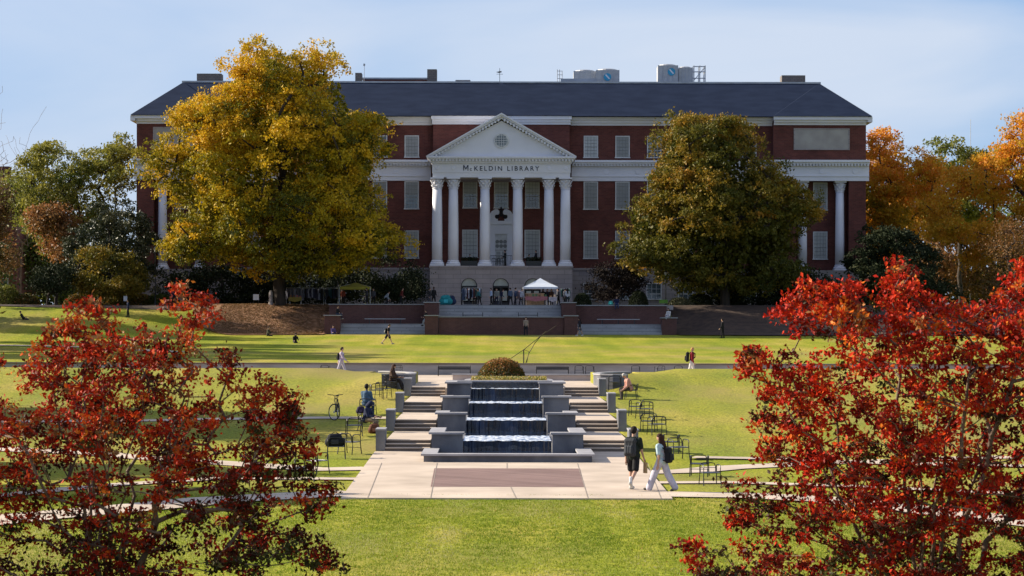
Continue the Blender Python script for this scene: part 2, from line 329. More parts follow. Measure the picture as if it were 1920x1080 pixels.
mb = MB(); mb.box(-60, -6.95, 118, 123.9, 1.2, 1.64); mb.box(6.95, 60, 118, 123.9, 1.2, 1.64); struct('upper_path', mb, M['concrete'])
# mulch under the big tree, leaf litter under the right tree
drape('mulch_bed', [(-29, 200), (-27.5, 193), (-23.5, 188.6), (-15.95, 190), (-15.95, 204), (-27, 206)], M['mulch'], .08, .6)
drape('planting_bed', [(15.95, 190.6), (24, 189.5), (34, 190.5), (60, 192), (60, 210), (15.95, 204)], M['darksoil'], .08, .7)
drape('planting_bed', [(-60, 200), (-29.5, 198.5), (-26.5, 206.5), (-26.5, 224), (-60, 224)], M['darksoil'], .06)
drape('building_bed', [(-27, 206.2), (-16.25, 204.2), (-16.25, 221.5), (-27, 221.5)], M['darksoil'], .04)

# ------------------------------------------------------------------ stairs, pillars, fountain
FD = [(76.9, .8), (83.9, .8), (91.7, .9), (99.9, 1.0)]      # foot of each flight, length; each climbs .41
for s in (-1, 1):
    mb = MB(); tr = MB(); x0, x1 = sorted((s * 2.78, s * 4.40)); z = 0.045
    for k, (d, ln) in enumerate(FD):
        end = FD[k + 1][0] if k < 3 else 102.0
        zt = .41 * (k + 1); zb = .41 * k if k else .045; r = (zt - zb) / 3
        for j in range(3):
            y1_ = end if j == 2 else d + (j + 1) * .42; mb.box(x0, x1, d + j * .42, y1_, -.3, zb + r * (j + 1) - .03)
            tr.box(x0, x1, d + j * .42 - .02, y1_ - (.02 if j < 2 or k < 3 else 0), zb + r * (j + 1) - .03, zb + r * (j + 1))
    o = struct('garden_steps', mb, M['step']); struct('garden_landings', tr, M['concrete'])  # dark blocks carry painted riser shade; pale slabs form treads and landings
    for k, (d, ln) in enumerate(FD):
        which = ('bottom', 'second', 'third', 'top')[k]; side = 'left' if s < 0 else 'right'
        zb = .41 * k; xc = s * 4.57
        t = empty('step_pillar', 'squat concrete pillar at the outer foot of the %s flight of steps, %s of the fountain' % (which, side), 'pillar', (xc, d + .5, zb), group='concrete pillars flanking the fountain steps')
        MB().box(xc - .165, xc + .165, d - .02, d + 1.25, zb - .5, zb + .79).build('shaft', M['pier'], t)
        MB().box(xc - .18, xc + .18, d - .035, d + 1.27, zb + .79, zb + .84).build('cap', M['cap'], t)
mb = MB(); mb.box(-4.5, 4.5, 102.0, 109.6, .8, 1.64); mb.box(-6.9, 6.9, 109.6, 123.9, .8, 1.64); struct('upper_plaza', mb, M['concrete'])
mb = MB(); mb.box(-2.78, 2.78, 99.0, 102.0, .8, 1.64); struct('upper_plaza', mb, M['concrete'])
ft = empty('fountain', 'grey stepped cascade fountain with four falls of dark water between square piers', 'fountain', (0, 71, 0))
# lower basin
mb = MB(); mb.box(-2.8, 2.8, 70.95, 71.3, 0.0, .25); mb.box(-2.8, -2.45, 71.3, 74.3, 0, .25); mb.box(2.45, 2.8, 71.3, 74.3, 0, .25); mb.build('basin_wall', M['pier'], ft)
mb = MB(); mb.box(-2.89, 2.89, 70.85, 71.38, .25, .315); mb.box(-2.89, -2.36, 71.38, 74.2, .25, .315); mb.box(2.36, 2.89, 71.38, 74.2, .25, .315)
c_ = mb.build('basin_coping', M['cap'], ft)
PD = [74.2, 81.6, 89.0, 96.8]; PZ = [.865, 1.24, 1.62, 1.985]; WD = [75.2, 82.6, 90.0, 97.7]; WZ = [.50, .885, 1.27, 1.64]
water = bpy.data.materials.new('foam_glitter_water'); nt = nodes(water); N = nt.nodes; L = nt.links
out = N.new('ShaderNodeOutputMaterial'); b = N.new('ShaderNodeBsdfPrincipled'); L.new(b.outputs[0], out.inputs[0]); b.inputs['Roughness'].default_value = .22; b.inputs['Specular IOR Level'].default_value = .8
tc = N.new('ShaderNodeTexCoord'); mp = N.new('ShaderNodeMapping'); mp.inputs['Scale'].default_value = (1, .35, 1); L.new(tc.outputs['Object'], mp.inputs[0])
n = N.new('ShaderNodeTexNoise'); n.inputs['Scale'].default_value = 6; n.inputs['Detail'].default_value = 8; L.new(mp.outputs[0], n.inputs['Vector'])
L.new(ramp(nt, [(.32, (.09, .14, .24)), (.45, (.50, .57, .68)), (.58, (.84, .88, .94))], n.outputs[0]), b.inputs['Base Color'])  # white tones paint sun glitter on the water along with foam
bp = N.new('ShaderNodeBump'); bp.inputs['Strength'].default_value = .9; bp.inputs['Distance'].default_value = .08; L.new(n.outputs[0], bp.inputs['Height']); L.new(bp.outputs[0], b.inputs['Normal'])
still = pm('dark_water', (.006, .014, .035), (.01, .02, .05), 1, .04, .25, 5, spec=.9)
MB().box(-2.45, 2.45, 71.3, 75.25, .02, .17).build('pool_water', still, ft)
for k in range(4):
    pd, pz, wd_, wz = PD[k], PZ[k], WD[k], WZ[k]; nxt = PD[k + 1] if k < 3 else 99.6
    zb = -.2
    for s in (-1, 1):
        p = MB(); a0, a1 = sorted((s * 1.56, s * 2.64)); p.box(a0, a1, pd, pd + .46, zb, pz - .07); ret = (3.4, 1.9, .9, 2.3)[k]
        b0, b1 = sorted((s * 2.24, s * 2.64)); p.box(b0, b1, pd + .46, pd + ret, zb, pz - .07); p.box(b0, b1, pd + ret, nxt, zb, pz - .42)
        c0, c1 = sorted((s * 1.56, s * 1.90)); p.box(c0, c1, pd + .46, nxt, zb, pz - .40); e0, e1 = sorted((s * 1.90, s * 2.24)); p.box(e0, e1, pd + .46, nxt, zb, pz - .55); p = p.build('pier', M['pier'], ft)
        m_ = MB(); a0, a1 = sorted((s * 1.50, s * 2.74)); m_.box(a0, a1, pd - .09, pd + .46, pz - .07, pz)
        b0, b1 = sorted((s * 2.20, s * 2.74)); m_.box(b0, b1, pd + .46, pd + ret, pz - .07, pz); m_.build('coping', M['cap'], p)
    wl = MB(); zl = (.02 if k == 0 else WZ[k - 1] - .35)
    wl.box(-1.56, 1.56, wd_, wd_ + .3, zl, wz - .03).build('tiled_wall', M['tile'], ft)
    # curtain of falling water: thin rippled sheet with gaps
    rr = random.Random(k); m_ = MB(); nq = 60; vv = []; ff = []
    for q in range(nq + 1):
        xx = -1.53 + 3.06 * q / nq; yq = wd_ - .03 - .025 * rr.random(); hem = zl + .02 + (wz - zl) * max(0, .55 * mnoise.noise(Vector((xx * 2.2, k * 5, 0))) + .1)
        vv += [(xx, yq, hem), (xx, yq + .01, (hem + wz) / 2), (xx, yq, wz + .008)]
    ff = [(3 * q + t, 3 * q + 3 + t, 3 * q + 4 + t, 3 * q + 1 + t) for q in range(nq) for t in (0, 1)]
    m_.add(vv, ff)
    m_.build('falling_water', pm('water_film', (.003, .007, .02), (.022, .045, .11), 1.1, .15, .15, 10, spec=.7, stretch=(1.6, 1, .35), lo=.45, hi=.68), ft)
    end = WD[k + 1] if k < 3 else 99.0
    fo = (3.5, 2.5, 2.1, .9)[k]
    nxg = 46; nyg = 40; vv = []; 
    for j in range(nyg + 1):
        for i in range(nxg + 1):
            xx = -1.55 + 3.1 * i / nxg; yy = wd_ - .06 + fo * j / nyg
            vv.append((xx, yy, wz + .015 + .03 * mnoise.noise(Vector((xx * 6, yy * 4, k)))))
    npmesh('foam_glitter', vv, [(j * (nxg + 1) + i, j * (nxg + 1) + i + 1, (j + 1) * (nxg + 1) + i + 1, (j + 1) * (nxg + 1) + i) for j in range(nyg) for i in range(nxg)], water, ft, smooth=True)
    MB().box(-1.555, 1.555, wd_ + .3, end, wz - .3, wz - .02).build('pool_water', still, ft)
MB().box(-1.56, 1.56, 99.0, 99.6, .9, 1.91).build('head_wall', M['tile2'], ft)
MB().box(-2.74, 2.74, 99.0, 99.75, 1.92, 1.99).build('head_coping', M['cap'], ft)
# planter behind the head of the fountain
t = empty('raised_planter', 'round edged stone planter of yellow bedding flowers at the head of the fountain', 'planter', (0, 105, 1.64))
def arc(cx, cy, rx, ry, a0, a1, n): return [(cx + rx * math.cos(R(a0 + (a1 - a0) * i / n)), cy + ry * math.sin(R(a0 + (a1 - a0) * i / n))) for i in range(n + 1)]
poly = arc(0.2, 104.5, 2.15, 3.3, 0, 180, 16) + [(-1.95, 100.6), (2.35, 100.6)]
MB().prismZ(poly, 1.6, 1.90).build('planter_wall', M['cap'], t)
inner = [(.2 + (x - .2) * .86, 104 + (y - 104) * .86) for x, y in poly]
MB().prismZ(inner, 1.85, 1.93).build('soil', M['mulch'], t)
# curb wall behind the planter
t2 = empty('low_curb_wall', 'long low pinkish stone curb behind the fountain planter', 'wall', (0, 112, 1.64))
MB().box(gx(849, 112), gx(1115, 112), 111.9, 112.3, 1.6, 1.92).build('wall', pm('pink_stone', (.42, .34, .30), (.5, .42, .38), 1), t2)
MB().box(gx(847, 112), gx(1117, 112), 111.84, 112.36, 1.92, 1.985).build('coping', M['cap'], t2)
# curved lawn walls
for s in (-1, 1):
    t = empty('curved_wall', 'short curved concrete wall holding back the lawn at the head of the %s steps' % ('left' if s < 0 else 'right'), 'wall', (s * 5, 104, 1.64), group='curved walls at the head of the steps')
    ctr = [(5.9, 102.75), (5.2, 102.6), (4.72, 102.85), (4.5, 103.6), (4.5, 105.0), (4.8, 106.4), (5.4, 107.6), (6.3, 108.6)]
    for nm, z0, z1, hw, mt in (('wall', 1.2, 2.16, .13, M['pier']), ('coping', 2.16, 2.22, .17, M['cap'])):
        L_ = []; R_ = []
        for i, (x, y) in enumerate(ctr):
            a = Vector(ctr[max(i - 1, 0)]); b_ = Vector(ctr[min(i + 1, len(ctr) - 1)]); d = (b_ - a).normalized(); L_.append((s * (x - d.y * hw), y + d.x * hw)); R_.append((s * (x + d.y * hw), y - d.x * hw))
        poly = L_ + R_[::-1]
        m_ = MB(); n_ = len(L_)
        for i in range(n_ - 1):
            q = [L_[i], R_[i], R_[i + 1], L_[i + 1]] if s < 0 else [R_[i], L_[i], L_[i + 1], R_[i + 1]]
            m_.prismZ(q, z0, z1)
        m_.build(nm, mt, t)
# long retaining wall of the upper lawn
t = empty('retaining_wall', 'long grey concrete retaining wall along the front edge of the upper lawn', 'wall', (0, 124, 1.64))
MB().box(-60, 60, 123.9, 124.25, 1.3, 2.25).build('wall', pm('old_concrete', (.26, .245, .235), (.36, .34, .33), .8, .9, .1, 12, stretch=(.6, 1, 3)), t)
MB().box(-60, 60, 123.84, 124.3, 2.25, 2.33).build('coping', M['step'], t)

# ------------------------------------------------------------------ terrace in front of the library
def wallthing(label, x0, x1, y0, y1, z0, z1, name='garden_wall', cap=.09, ov=.07, cat='wall', group=None, mat=None, capm=None):
    t = empty(name, label, cat, ((x0 + x1) / 2, y0, z0), group=group)
    MB().box(x0, x1, y0, y1, z0, z1 - cap).build('brickwork', mat or M['brick2'], t)
    MB().box(x0 - ov, x1 + ov, y0 - ov, y1 + ov, z1 - cap, z1).build('coping', capm or M['stonestep'], t); return t
wallthing('long low brick wall at the back edge of the lawn, centred below the library steps', -5.65, 5.6, 192.05, 192.5, 3.4, 5.24)
G = 'square brick piers of the terrace'
wallthing('brick pier at the left end of the low central wall', -6.9, -5.7, 191.8, 193.2, 3.4, 5.36, 'brick_pier', cat='pier', group=G)
wallthing('brick pier at the right end of the low central wall', 5.65, 6.85, 191.8, 193.2, 3.4, 5.36, 'brick_pier', cat='pier', group=G)
wallthing('taller brick pier at the left side of the terrace steps', -7.15, -5.85, 197.6, 201.6, 3.4, 6.60, 'brick_pier', cat='pier', group=G)
wallthing('taller brick pier at the right side of the terrace steps', 5.6, 6.9, 197.6, 201.6, 3.4, 6.60, 'brick_pier', cat='pier', group=G)
wallthing('stout brick pier at the far left end of the terrace wall', gx(609, 195), gx(638, 195), 194.6, 196.2, 3.4, 5.36, 'brick_pier', cat='pier', group=G, ov=.1)
wallthing('stout brick pier at the far right end, under the person in white', gx(1241, 195), gx(1268, 195), 194.6, 196.2, 3.4, 5.20, 'brick_pier', cat='pier', group=G, ov=.1)
wallthing('brick terrace wall left of the central steps', gx(617, 200), -7.2, 200, 200.4, 3.4, 6.42)
wallthing('brick terrace wall right of the central steps', 6.95, gx(1250, 200), 200, 200.4, 3.4, 6.36)
mb = MB(); mb.box(-16.15, 16.15, 201.6, 222, 5.9, 6.35); mb.box(-16.15, -5.8, 200.4, 201.6, 5.9, 6.35); mb.box(5.6, 16.15, 200.4, 201.6, 5.9, 6.35); struct('terrace', mb, M['lime'])
mb = MB()
for j in range(8): mb.box(-5.83, 5.58, 198.8 + j * .35, 201.6, 3.5, 5.15 + .15 * (j + 1) - (.004 if j == 7 else 0))
mb.box(-5.83, 5.58, 193.2, 198.8, 3.5, 5.13); struct('terrace_steps', mb, M['stonestep'])
for s, (xa, xb) in ((-1, (gx(639, 196), -6.95)), (1, (6.9, gx(1240, 196)))):
    mb = MB()
    for j in range(6): mb.box(xa, xb, 194.7 + j * .34, 199.98, 3.4, 3.58 + .163 * (j + 1))
    struct('terrace_steps', mb, M['stonestep'])
    sd_ = 'left' if s < 0 else 'right'
    xm = (gx(683, 198), gx(760, 198)) if s < 0 else (gx(1120, 198), gx(1200, 198))
    t = empty('long_bench', 'long narrow backless bench on the %s landing below the terrace wall' % sd_, 'bench', ((xm[0] + xm[1]) / 2, 198.5, 4.56), group='terrace benches')
    MB().box(xm[0], xm[1], 198.3, 198.7, 4.98, 5.04).build('seat', M['steel'], t)
    for q in (.12, .5, .88):
        xx = xm[0] + (xm[1] - xm[0]) * q; MB().box(xx - .04, xx + .04, 198.35, 198.65, 4.56, 4.98).build('leg', M['black'], t)
for (a, b_, w_) in ((868, 905, 'left'), (972, 1008, 'right')):
    x0, x1 = gx(a, 195.5), gx(b_, 195.5)
    t = empty('terrace_bench', 'dark metal bench at the foot of the terrace steps, the %s one of two' % w_, 'bench', ((x0 + x1) / 2, 195.5, 5.13), group='dark benches behind the low brick wall')
    MB().box(x0, x1, 195.4, 195.8, 5.34, 5.40).build('seat', M['black'], t)
    for xx in (x0, x1): MB().box(xx - .03, xx + .03, 195.4, 195.8, 5.13, 5.62).build('end_frame', M['black'], t)

# ------------------------------------------------------------------ library
lib = empty('library_building', 'wide red brick library with a white columned portico, pediment and dark slate roof', 'library', (0, 222, 6.35))
BY = 222.0
def B(name, mat, *boxes, parent=lib):
    m_ = MB()
    for b_ in boxes: m_.box(*b_)
    return m_.build(name, mat, parent)
WY = 223.0
B('wall', M['brick'], (-28.3, -7.1, WY, 245, 10.2, 25.55), (7.1, 28.3, WY, 245, 10.2, 25.55), (-7.1, 7.1, BY, 245, 10.2, 25.55))
for xa, xb in ((-28.25, -7.24), (7.24, 28.25)): B('stone_base', M['lime'], (xa, xb, WY - .15, 244.9, 5.9, 10.2)); B('base_moulding', M['lime'], (xa, xb, WY - .25, WY + .1, 10.2, 10.4))
for s in (-1, 1):
    def bx(a, b_, y0, y1, z0, z1):
        x0, x1 = sorted((s * a, s * b_)); return (x0, x1, y0, y1, z0, z1)
    pv = B('pavilion', M['brick'], bx(28.3, 30.7, BY, 245, 10.2, 25.55), bx(36.2, 37.95, BY, 245, 10.2, 25.55), bx(30.7, 36.2, BY + 1.7, 245, 10.2, 25.55), bx(30.7, 36.2, BY, BY + 1.7, 19.5, 25.55))
    B('pavilion_base', M['lime'], bx(28.25, 38.05, BY - .12, 245.1, 5.9, 10.2))
    B('stone_panel', M['panel'], bx(30.55, 36.1, BY - .06, BY + .02, 22.85, 24.85))
    B('panel_frame', M['lime'], bx(30.42, 36.23, BY - .10, BY + .02, 24.85, 24.97), bx(30.42, 36.23, BY - .10, BY + .02, 22.72, 22.85), bx(30.42, 30.55, BY - .10, BY + .02, 22.85, 24.85), bx(36.1, 36.23, BY - .10, BY + .02, 22.85, 24.85))
# white entablature band, with dentils, around the whole front
def entab(x0, x1, yf, par=lib):
    e = B('entablature', M['white'], (x0, x1, yf - .12, yf + .05, 19.5, 21.05), (x0 , x1, yf - .20, yf + .05, 19.95, 20.05), (x0, x1, yf - .55, yf + .05, 21.25, 21.42), (x0, x1, yf - .75, yf + .05, 21.42, 21.64), (x0, x1, yf - .25, yf + .05, 21.05, 21.25), parent=par)
    m_ = MB(); n_ = int((x1 - x0) / .33)
    for i in range(n_): xx = x0 + (i + .5) * (x1 - x0) / n_; m_.box(xx - .085, xx + .085, yf - .54, yf - .25, 21.04, 21.25)
    m_.build('dentil_row', M['white'], e)
entab(-28.3, -7.35, WY); entab(7.35, 28.3, WY); entab(-38.25, -28.3, BY); entab(28.3, 38.25, BY)
ro = []
for xx in [s * q for s in (-1, 1) for q in (10.98, 14.3, 17.6, 20.9, 24.2)] :
    MB().lathe([(.28, -.06), (.28, -.02), (.2, .0)][::-1], (xx, WY - .13, 20.5), 14, 'Y').build('rosette', M['white2'], lib)
for xx in (-36.8, -33.4, -30, 30, 33.4, 36.8): MB().lathe([(.2, 0), (.28, -.02), (.28, -.06)], (xx, BY - .13, 20.5), 14, 'Y').build('rosette', M['white2'], lib)
# eaves cornice
def eave(x0, x1, yf): 
    return B('eaves_cornice', M['white'], (x0, x1, yf - .45, yf + .1, 25.55, 25.8), (x0 - .1, x1 + .1, yf - .75, yf + .1, 25.8, 26.12), (x0, x1, yf - .15, yf + .1, 25.3, 25.55))
eave(-28.3, -7.25, WY); eave(7.25, 28.3, WY); eave(-7.2, 7.2, BY - .02); eave(-37.95, -28.35, BY - .02); eave(28.35, 37.95, BY - .02)
B('eaves_cornice', M['white'], (-38.5, -38.0, BY - .7, 245.5, 25.57, 26.1), (38.0, 38.5, BY - .7, 245.5, 25.57, 26.1))
# roof: front slope to a flat deck, hips at both ends and over the centre
RY, RZ, EZ = 229.8, 30.5, 26.125
v = [(-38.45, BY - .72, EZ), (38.45, BY - .72, EZ), (34.3, RY, RZ), (-34.3, RY, RZ), (-38.45, 246, EZ), (38.45, 246, EZ), (34.3, 240, RZ), (-34.3, 240, RZ)]
m_ = MB().add(v, [(0, 1, 2, 3), (1, 5, 6, 2), (5, 4, 7, 6), (4, 0, 3, 7), (3, 2, 6, 7), (0, 4, 5, 1)]); rf = m_.build('roof', M['slate'], lib)
# proud hips: centre and pavilions
for x0, xa, x1 in ((-7.35, 0.0, 7.35), (-38.47, -34.2, -28.2), (28.2, 34.2, 38.47)):
    yf = BY - .95; MB().add([(x0, yf, EZ + .02), (x1, yf, EZ + .02), (xa, RY - .4, RZ - .03), (x0, yf + 2, EZ + .2), (x1, yf + 2, EZ + .2)], [(0, 1, 2), (0, 2, 3), (1, 4, 2), (0, 3, 4, 1), (3, 2, 4)]).build('hip', M['slate'], rf)
B('roof_coping', M['coping'], (-34.4, 34.4, RY - .12, RY + .25, RZ - .02, RZ + .16))
# windows
def make_window(w_, h, rows, cols, dark, name='window', half=0):
    t = MB(); fw = .10
    t.box(-w_ / 2, w_ / 2, -.10, 0, h - fw, h); t.box(-w_ / 2 - .06, w_ / 2 + .06, -.16, 0, 0, fw); t.box(-w_ / 2, -w_ / 2 + fw, -.10, 0, fw, h - fw); t.box(w_ / 2 - fw, w_ / 2, -.10, 0, fw, h - fw)
    o = t.build(name, M['frame'], None); b_ = MB()
    for i in range(1, cols): xx = -w_ / 2 + fw + (w_ - 2 * fw) * i / cols; b_.box(xx - .018, xx + .018, -.065, -.03, fw, h - fw)
    for i in range(1, rows):
        zz = fw + (h - 2 * fw) * i / rows; q = .035 if i == rows // 2 else .018; b_.box(-w_ / 2 + fw, w_ / 2 - fw, -.069, -.029, zz - q, zz + q)
    b_.build('glazing_bars', M['mullion'] if not dark else M['frame'], o)
    p = MB(); p.box(-w_ / 2 + fw, w_ / 2 - fw, -.028, -.003, fw, h - fw); p.build('pane', M['pane'] if dark or half else M['blind'], o)
    if half: MB().box(-w_ / 2 + fw, w_ / 2 - fw, -.0295, -.0285, fw + (h - 2 * fw) * half, h - fw).build('blind', M['blind'], o)
    return o
W1 = make_window(1.5, 2.33, 6, 4, False); W1d = make_window(1.5, 2.33, 6, 4, True); W2 = make_window(1.5, 2.95, 7, 4, False); W2d = make_window(1.5, 2.95, 7, 4, True)
W1h = make_window(1.5, 2.33, 6, 4, False, half=.35); W2h = make_window(1.5, 2.95, 7, 4, False, half=.5); W2q = make_window(1.5, 2.95, 7, 4, False, half=.22)
used = set(); wr = random.Random(4)
def put(src, x, y, z, s=1):
    o = copy_tree(src, lib) if id(src) in used else src
    used.add(id(src)); o.parent = lib; o.location = (x - lib.location.x, y - lib.location.y, z - lib.location.z)
    if s != 1: o.scale = (s, 1, 1)
    return o
for s in (-1, 1):
    for i in range(6):
        x = s * (9.36 + 3.31 * i)
        put(W1d if (s, i) in ((-1, 1), (1, 2), (-1, 4), (1, 4)) else wr.choice([W1, W1, W1h]), x, WY, 21.9)
        put(W2d if (s, i) in ((1, 2), (-1, 3)) else wr.choice([W2, W2, W2h, W2q]), x, WY, 16.5)
        put(wr.choice([W2, W2, W2q]), x, WY, 11.35)
    for z in (16.5, 11.35): put(W2q if z > 15 else W2, s * 33.45, BY + 1.7, z)
BW = make_window(1.6, 1.75, 3, 3, True, 'base_window')
for s in (-1, 1):
    for i in range(6): put(BW, s * (9.36 + 3.31 * i), WY - .15, 7.1)
for x in (-3.24, 0, 3.24): put(W2h, x, BY, 16.55)
for x in (-3.24, 3.24): put(W2, x, BY, 11.4, 1.08)
B('window_hood', M['lime'], *[(x - .95, x + .95, BY - .18, BY, 19.5, 19.7) for x in (-3.24, 0, 3.24)])
# portico
PF = 215.6
bse = MB()
# base block front built around three arched openings
zt, zb = 10.25, 6.3; prev = -7.2
for cx_ in (-3.24, -.03, 3.18):
    hw = .83; bse.box(prev, cx_ - hw, PF, BY, zb, zt); prev = cx_ + hw
    zs = 8.35; pts = [(cx_ - hw + .0, zt), (cx_ - hw, zs)] + [(cx_ - hw * math.cos(R(a)), zs + hw * math.sin(R(a))) for a in range(15, 180, 15)] + [(cx_ + hw, zs), (cx_ + hw, zt)]
    for q in range(1, len(pts) - 2):
        (xa, za), (xb, zb2) = pts[q], pts[q + 1]
        bse.prismY([(xa, za), (xb, zb2), (xb, zt), (xa, zt)], PF, PF + 1.2)
bse.box(prev, 7.2, PF, BY, zb, zt)
pb = bse.build('portico_base', M['lime'], lib)
B('base_ledge', M['lime'], (-7.3, 7.3, PF - .12, BY - .02, 10.25, 10.42))
for cx_ in (-3.24, -.03, 3.18):
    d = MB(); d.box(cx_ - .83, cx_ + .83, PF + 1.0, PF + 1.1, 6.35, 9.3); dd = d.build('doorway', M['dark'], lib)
    fr = MB()
    for x0, x1 in ((-.83, -.72), (-.05, .05), (.72, .83)): fr.box(cx_ + x0, cx_ + x1, PF + .42, PF + .55, 6.35, 8.35)
    fr.box(cx_ - .83, cx_ + .83, PF + .41, PF + .56, 8.25, 8.4); fr.box(cx_ - .72, cx_ + .72, PF + .43, PF + .54, 6.36, 6.75); fr.build('door_frame', M['black'], dd)
    for s in (-1, 1): MB().box(cx_ + s * .39 - .24, cx_ + s * .39 + .24, PF + .5, PF + .51, 6.9, 7.9).build('door_pane', pm('pale_door_glass', (.45, .47, .40), None, 2, .2), dd)  # door panes in one pale colour
    m_ = MB(); pts = [(cx_ + .74 * math.cos(R(a)), 8.42 + .74 * math.sin(R(a))) for a in range(0, 181, 15)]; m_.prismY(pts, PF + .5, PF + .53); m_.build('fanlight', pm('pale_glass', (.5, .53, .46), (.4, .43, .38), 2, .2), dd)
    m_ = MB(); m_.tube([(cx_ + .79 * math.cos(R(a)), PF + .4, 8.4 + .79 * math.sin(R(a))) for a in range(0, 181, 12)], .06, 5); m_.build('arch_frame', M['black'], dd)
# Corinthian columns: shaft with entasis and shallow flutes, base, leafy capital
def column(x, y, z0, z1, r, par):
    t = MB(); h = z1 - z0; n_ = 24; prof = []
    t.box(x - r * 1.35, x + r * 1.35, y - r * 1.35, y + r * 1.35, z0, z0 + .18)
    t.lathe([(r * 1.3, z0 + .18), (r * 1.36, z0 + .27), (r * 1.25, z0 + .36), (r * 1.08, z0 + .42), (r * 1.16, z0 + .5), (r * 1.02, z0 + .58)], (x, y, 0), n_)
    bs = t.build('column', M['white2'], par)
    m_ = MB(); m_.lathe([(r, z0 + .58), (r * .995, z0 + h * .33), (r * .95, z0 + h * .6), (r * .87, z1 - 1.15)], (x, y, 0), n_); m_.build('shaft', M['white2'], bs, True)
    c = MB(); zc = z1 - 1.15
    c.lathe([(r * .95, zc), (r * .95, zc + .08), (r * .84, zc + .1), (r * .86, zc + .5), (r * 1.0, zc + .95)], (x, y, 0), n_)
    for ring, (zz, rad, hh) in enumerate(((zc + .1, r * .98, .36), (zc + .36, r * 1.06, .36), (zc + .62, r * 1.16, .3))):
        for k in range(8):
            a = R(45 * k + 22.5 * (ring % 2)); dx, dy = math.cos(a), math.sin(a); tx, ty = -dy, dx; wv = r * .27
            p = [(x + dx * rad * .86 - tx * wv, y + dy * rad * .86 - ty * wv, zz), (x + dx * rad * .86 + tx * wv, y + dy * rad * .86 + ty * wv, zz), (x + dx * rad + tx * wv, y + dy * rad + ty * wv, zz + hh * .75), (x + dx * rad - tx * wv, y + dy * rad - ty * wv, zz + hh * .75), (x + dx * rad * 1.2, y + dy * rad * 1.2, zz + hh * .85), (x + dx * rad * 1.17, y + dy * rad * 1.17, zz + hh * .6)]
            c.add(p, [(0, 1, 2, 3), (3, 2, 4), (2, 5, 4), (3, 4, 5), (0, 3, 5), (1, 5, 2), (0, 5, 1)])
    c.box(x - r * 1.28, x + r * 1.28, y - r * 1.28, y + r * 1.28, z1 - .16, z1)
    c.build('capital', M['white2'], bs)
for x in (-6.5, -4.86, -1.66, 1.66, 4.82, 6.5): column(x, PF + .72, 10.42, 19.38, .53, lib)
for s in (-1, 1):
    for x in (31.45, 35.35): column(s * x, BY + .72, 10.2, 19.5, .48, lib)
e = B('portico_entablature', M['white'], (-6.95, 6.95, PF + .15, BY, 19.38, 19.85), (-7.0, 7.0, PF + .1, BY, 19.85, 20.78))
B('portico_cornice', M['white'], (-7.1, 7.1, PF - .05, BY, 20.78, 20.98), (-7.4, 7.4, PF - .35, BY, 21.18, 21.3), (-7.55, 7.55, PF - .5, BY, 21.3, 21.47), (-7.15, 7.15, PF - .05, BY, 20.98, 21.18))
m_ = MB()
for i in range(44): xx = -7.2 + i * 14.4 / 43; m_.box(xx - .085, xx + .085, PF - .34, PF - .05, 20.97, 21.18)
m_.build('dentil_row', M['white'], e)
for x in (-6.5, -4.86, 4.82, 6.5): MB().lathe([(.22, 0), (.22, -.03), (.12, -.05)], (x, PF + .1, 20.3), 14, 'Y').build('rosette', M['white2'], e)
pd = MB().prismY([(-6.9, 21.47), (6.9, 21.47), (0, 25.1)], PF + .2, BY); ped = pd.build('pediment', M['white'], lib)
rk = MB(); dns = (MB(), MB()); apex = (0, 25.85); sl_ = (25.85 - 21.55) / 7.6
for s in (-1, 1):
    for off, th, yf in ((0, .16, PF - .5), (.16, .18, PF - .35), (.34, .22, PF - .05)):
        p = [(s * 7.6, 21.62 - off * .0), (0, apex[1] - off), (0, apex[1] - off - th), (s * 7.6 - s * (off + th) * 1.4, 21.475)]
        a = [(s * (7.6 - off * 1.7), 21.48), (0, apex[1] - off), (0, apex[1] - off - th), (s * (7.6 - (off + th) * 1.7), 21.48)]
        if s > 0: a = a[::-1]
        rk.prismY(a, yf + (0.002 if s > 0 else 0), BY - .02)
    L0 = 7.2; n_ = 23
    for i in range(1, n_):
        xx = s * L0 * i / n_; dn = dns[s > 0]; zz = 25.85 - .42 - abs(xx) * sl_ - .09; dn.box(xx - .09, xx + .09, PF - .33, PF - .06, zz - .16, zz + .08)
rk.build('raking_cornice', M['white'], ped); [q.build('dentil_row', M['white'], ped) for q in dns]
rw = MB().lathe([(.78, .02), (.78, -.08), (.62, -.10), (.62, .02)], (0, PF + .2, 23.1), 28, 'Y').build('round_window', M['frame'], ped)
MB().lathe([(.62, -.04), (.62, -.105)], (0, PF + .2, 23.1), 28, 'Y').build('pane', M['pane'], rw)
m_ = MB()
for i in range(-2, 3):
    q = i * .24; hh = math.sqrt(.62 ** 2 - q * q); m_.box(q - .02, q + .02, PF + .06, PF + .085, 23.1 - hh, 23.1 + hh); m_.box(-hh, hh, PF + .058, PF + .083, 23.1 + q - .02, 23.1 + q + .02)
m_.build('glazing_bars', M['frame'], rw)
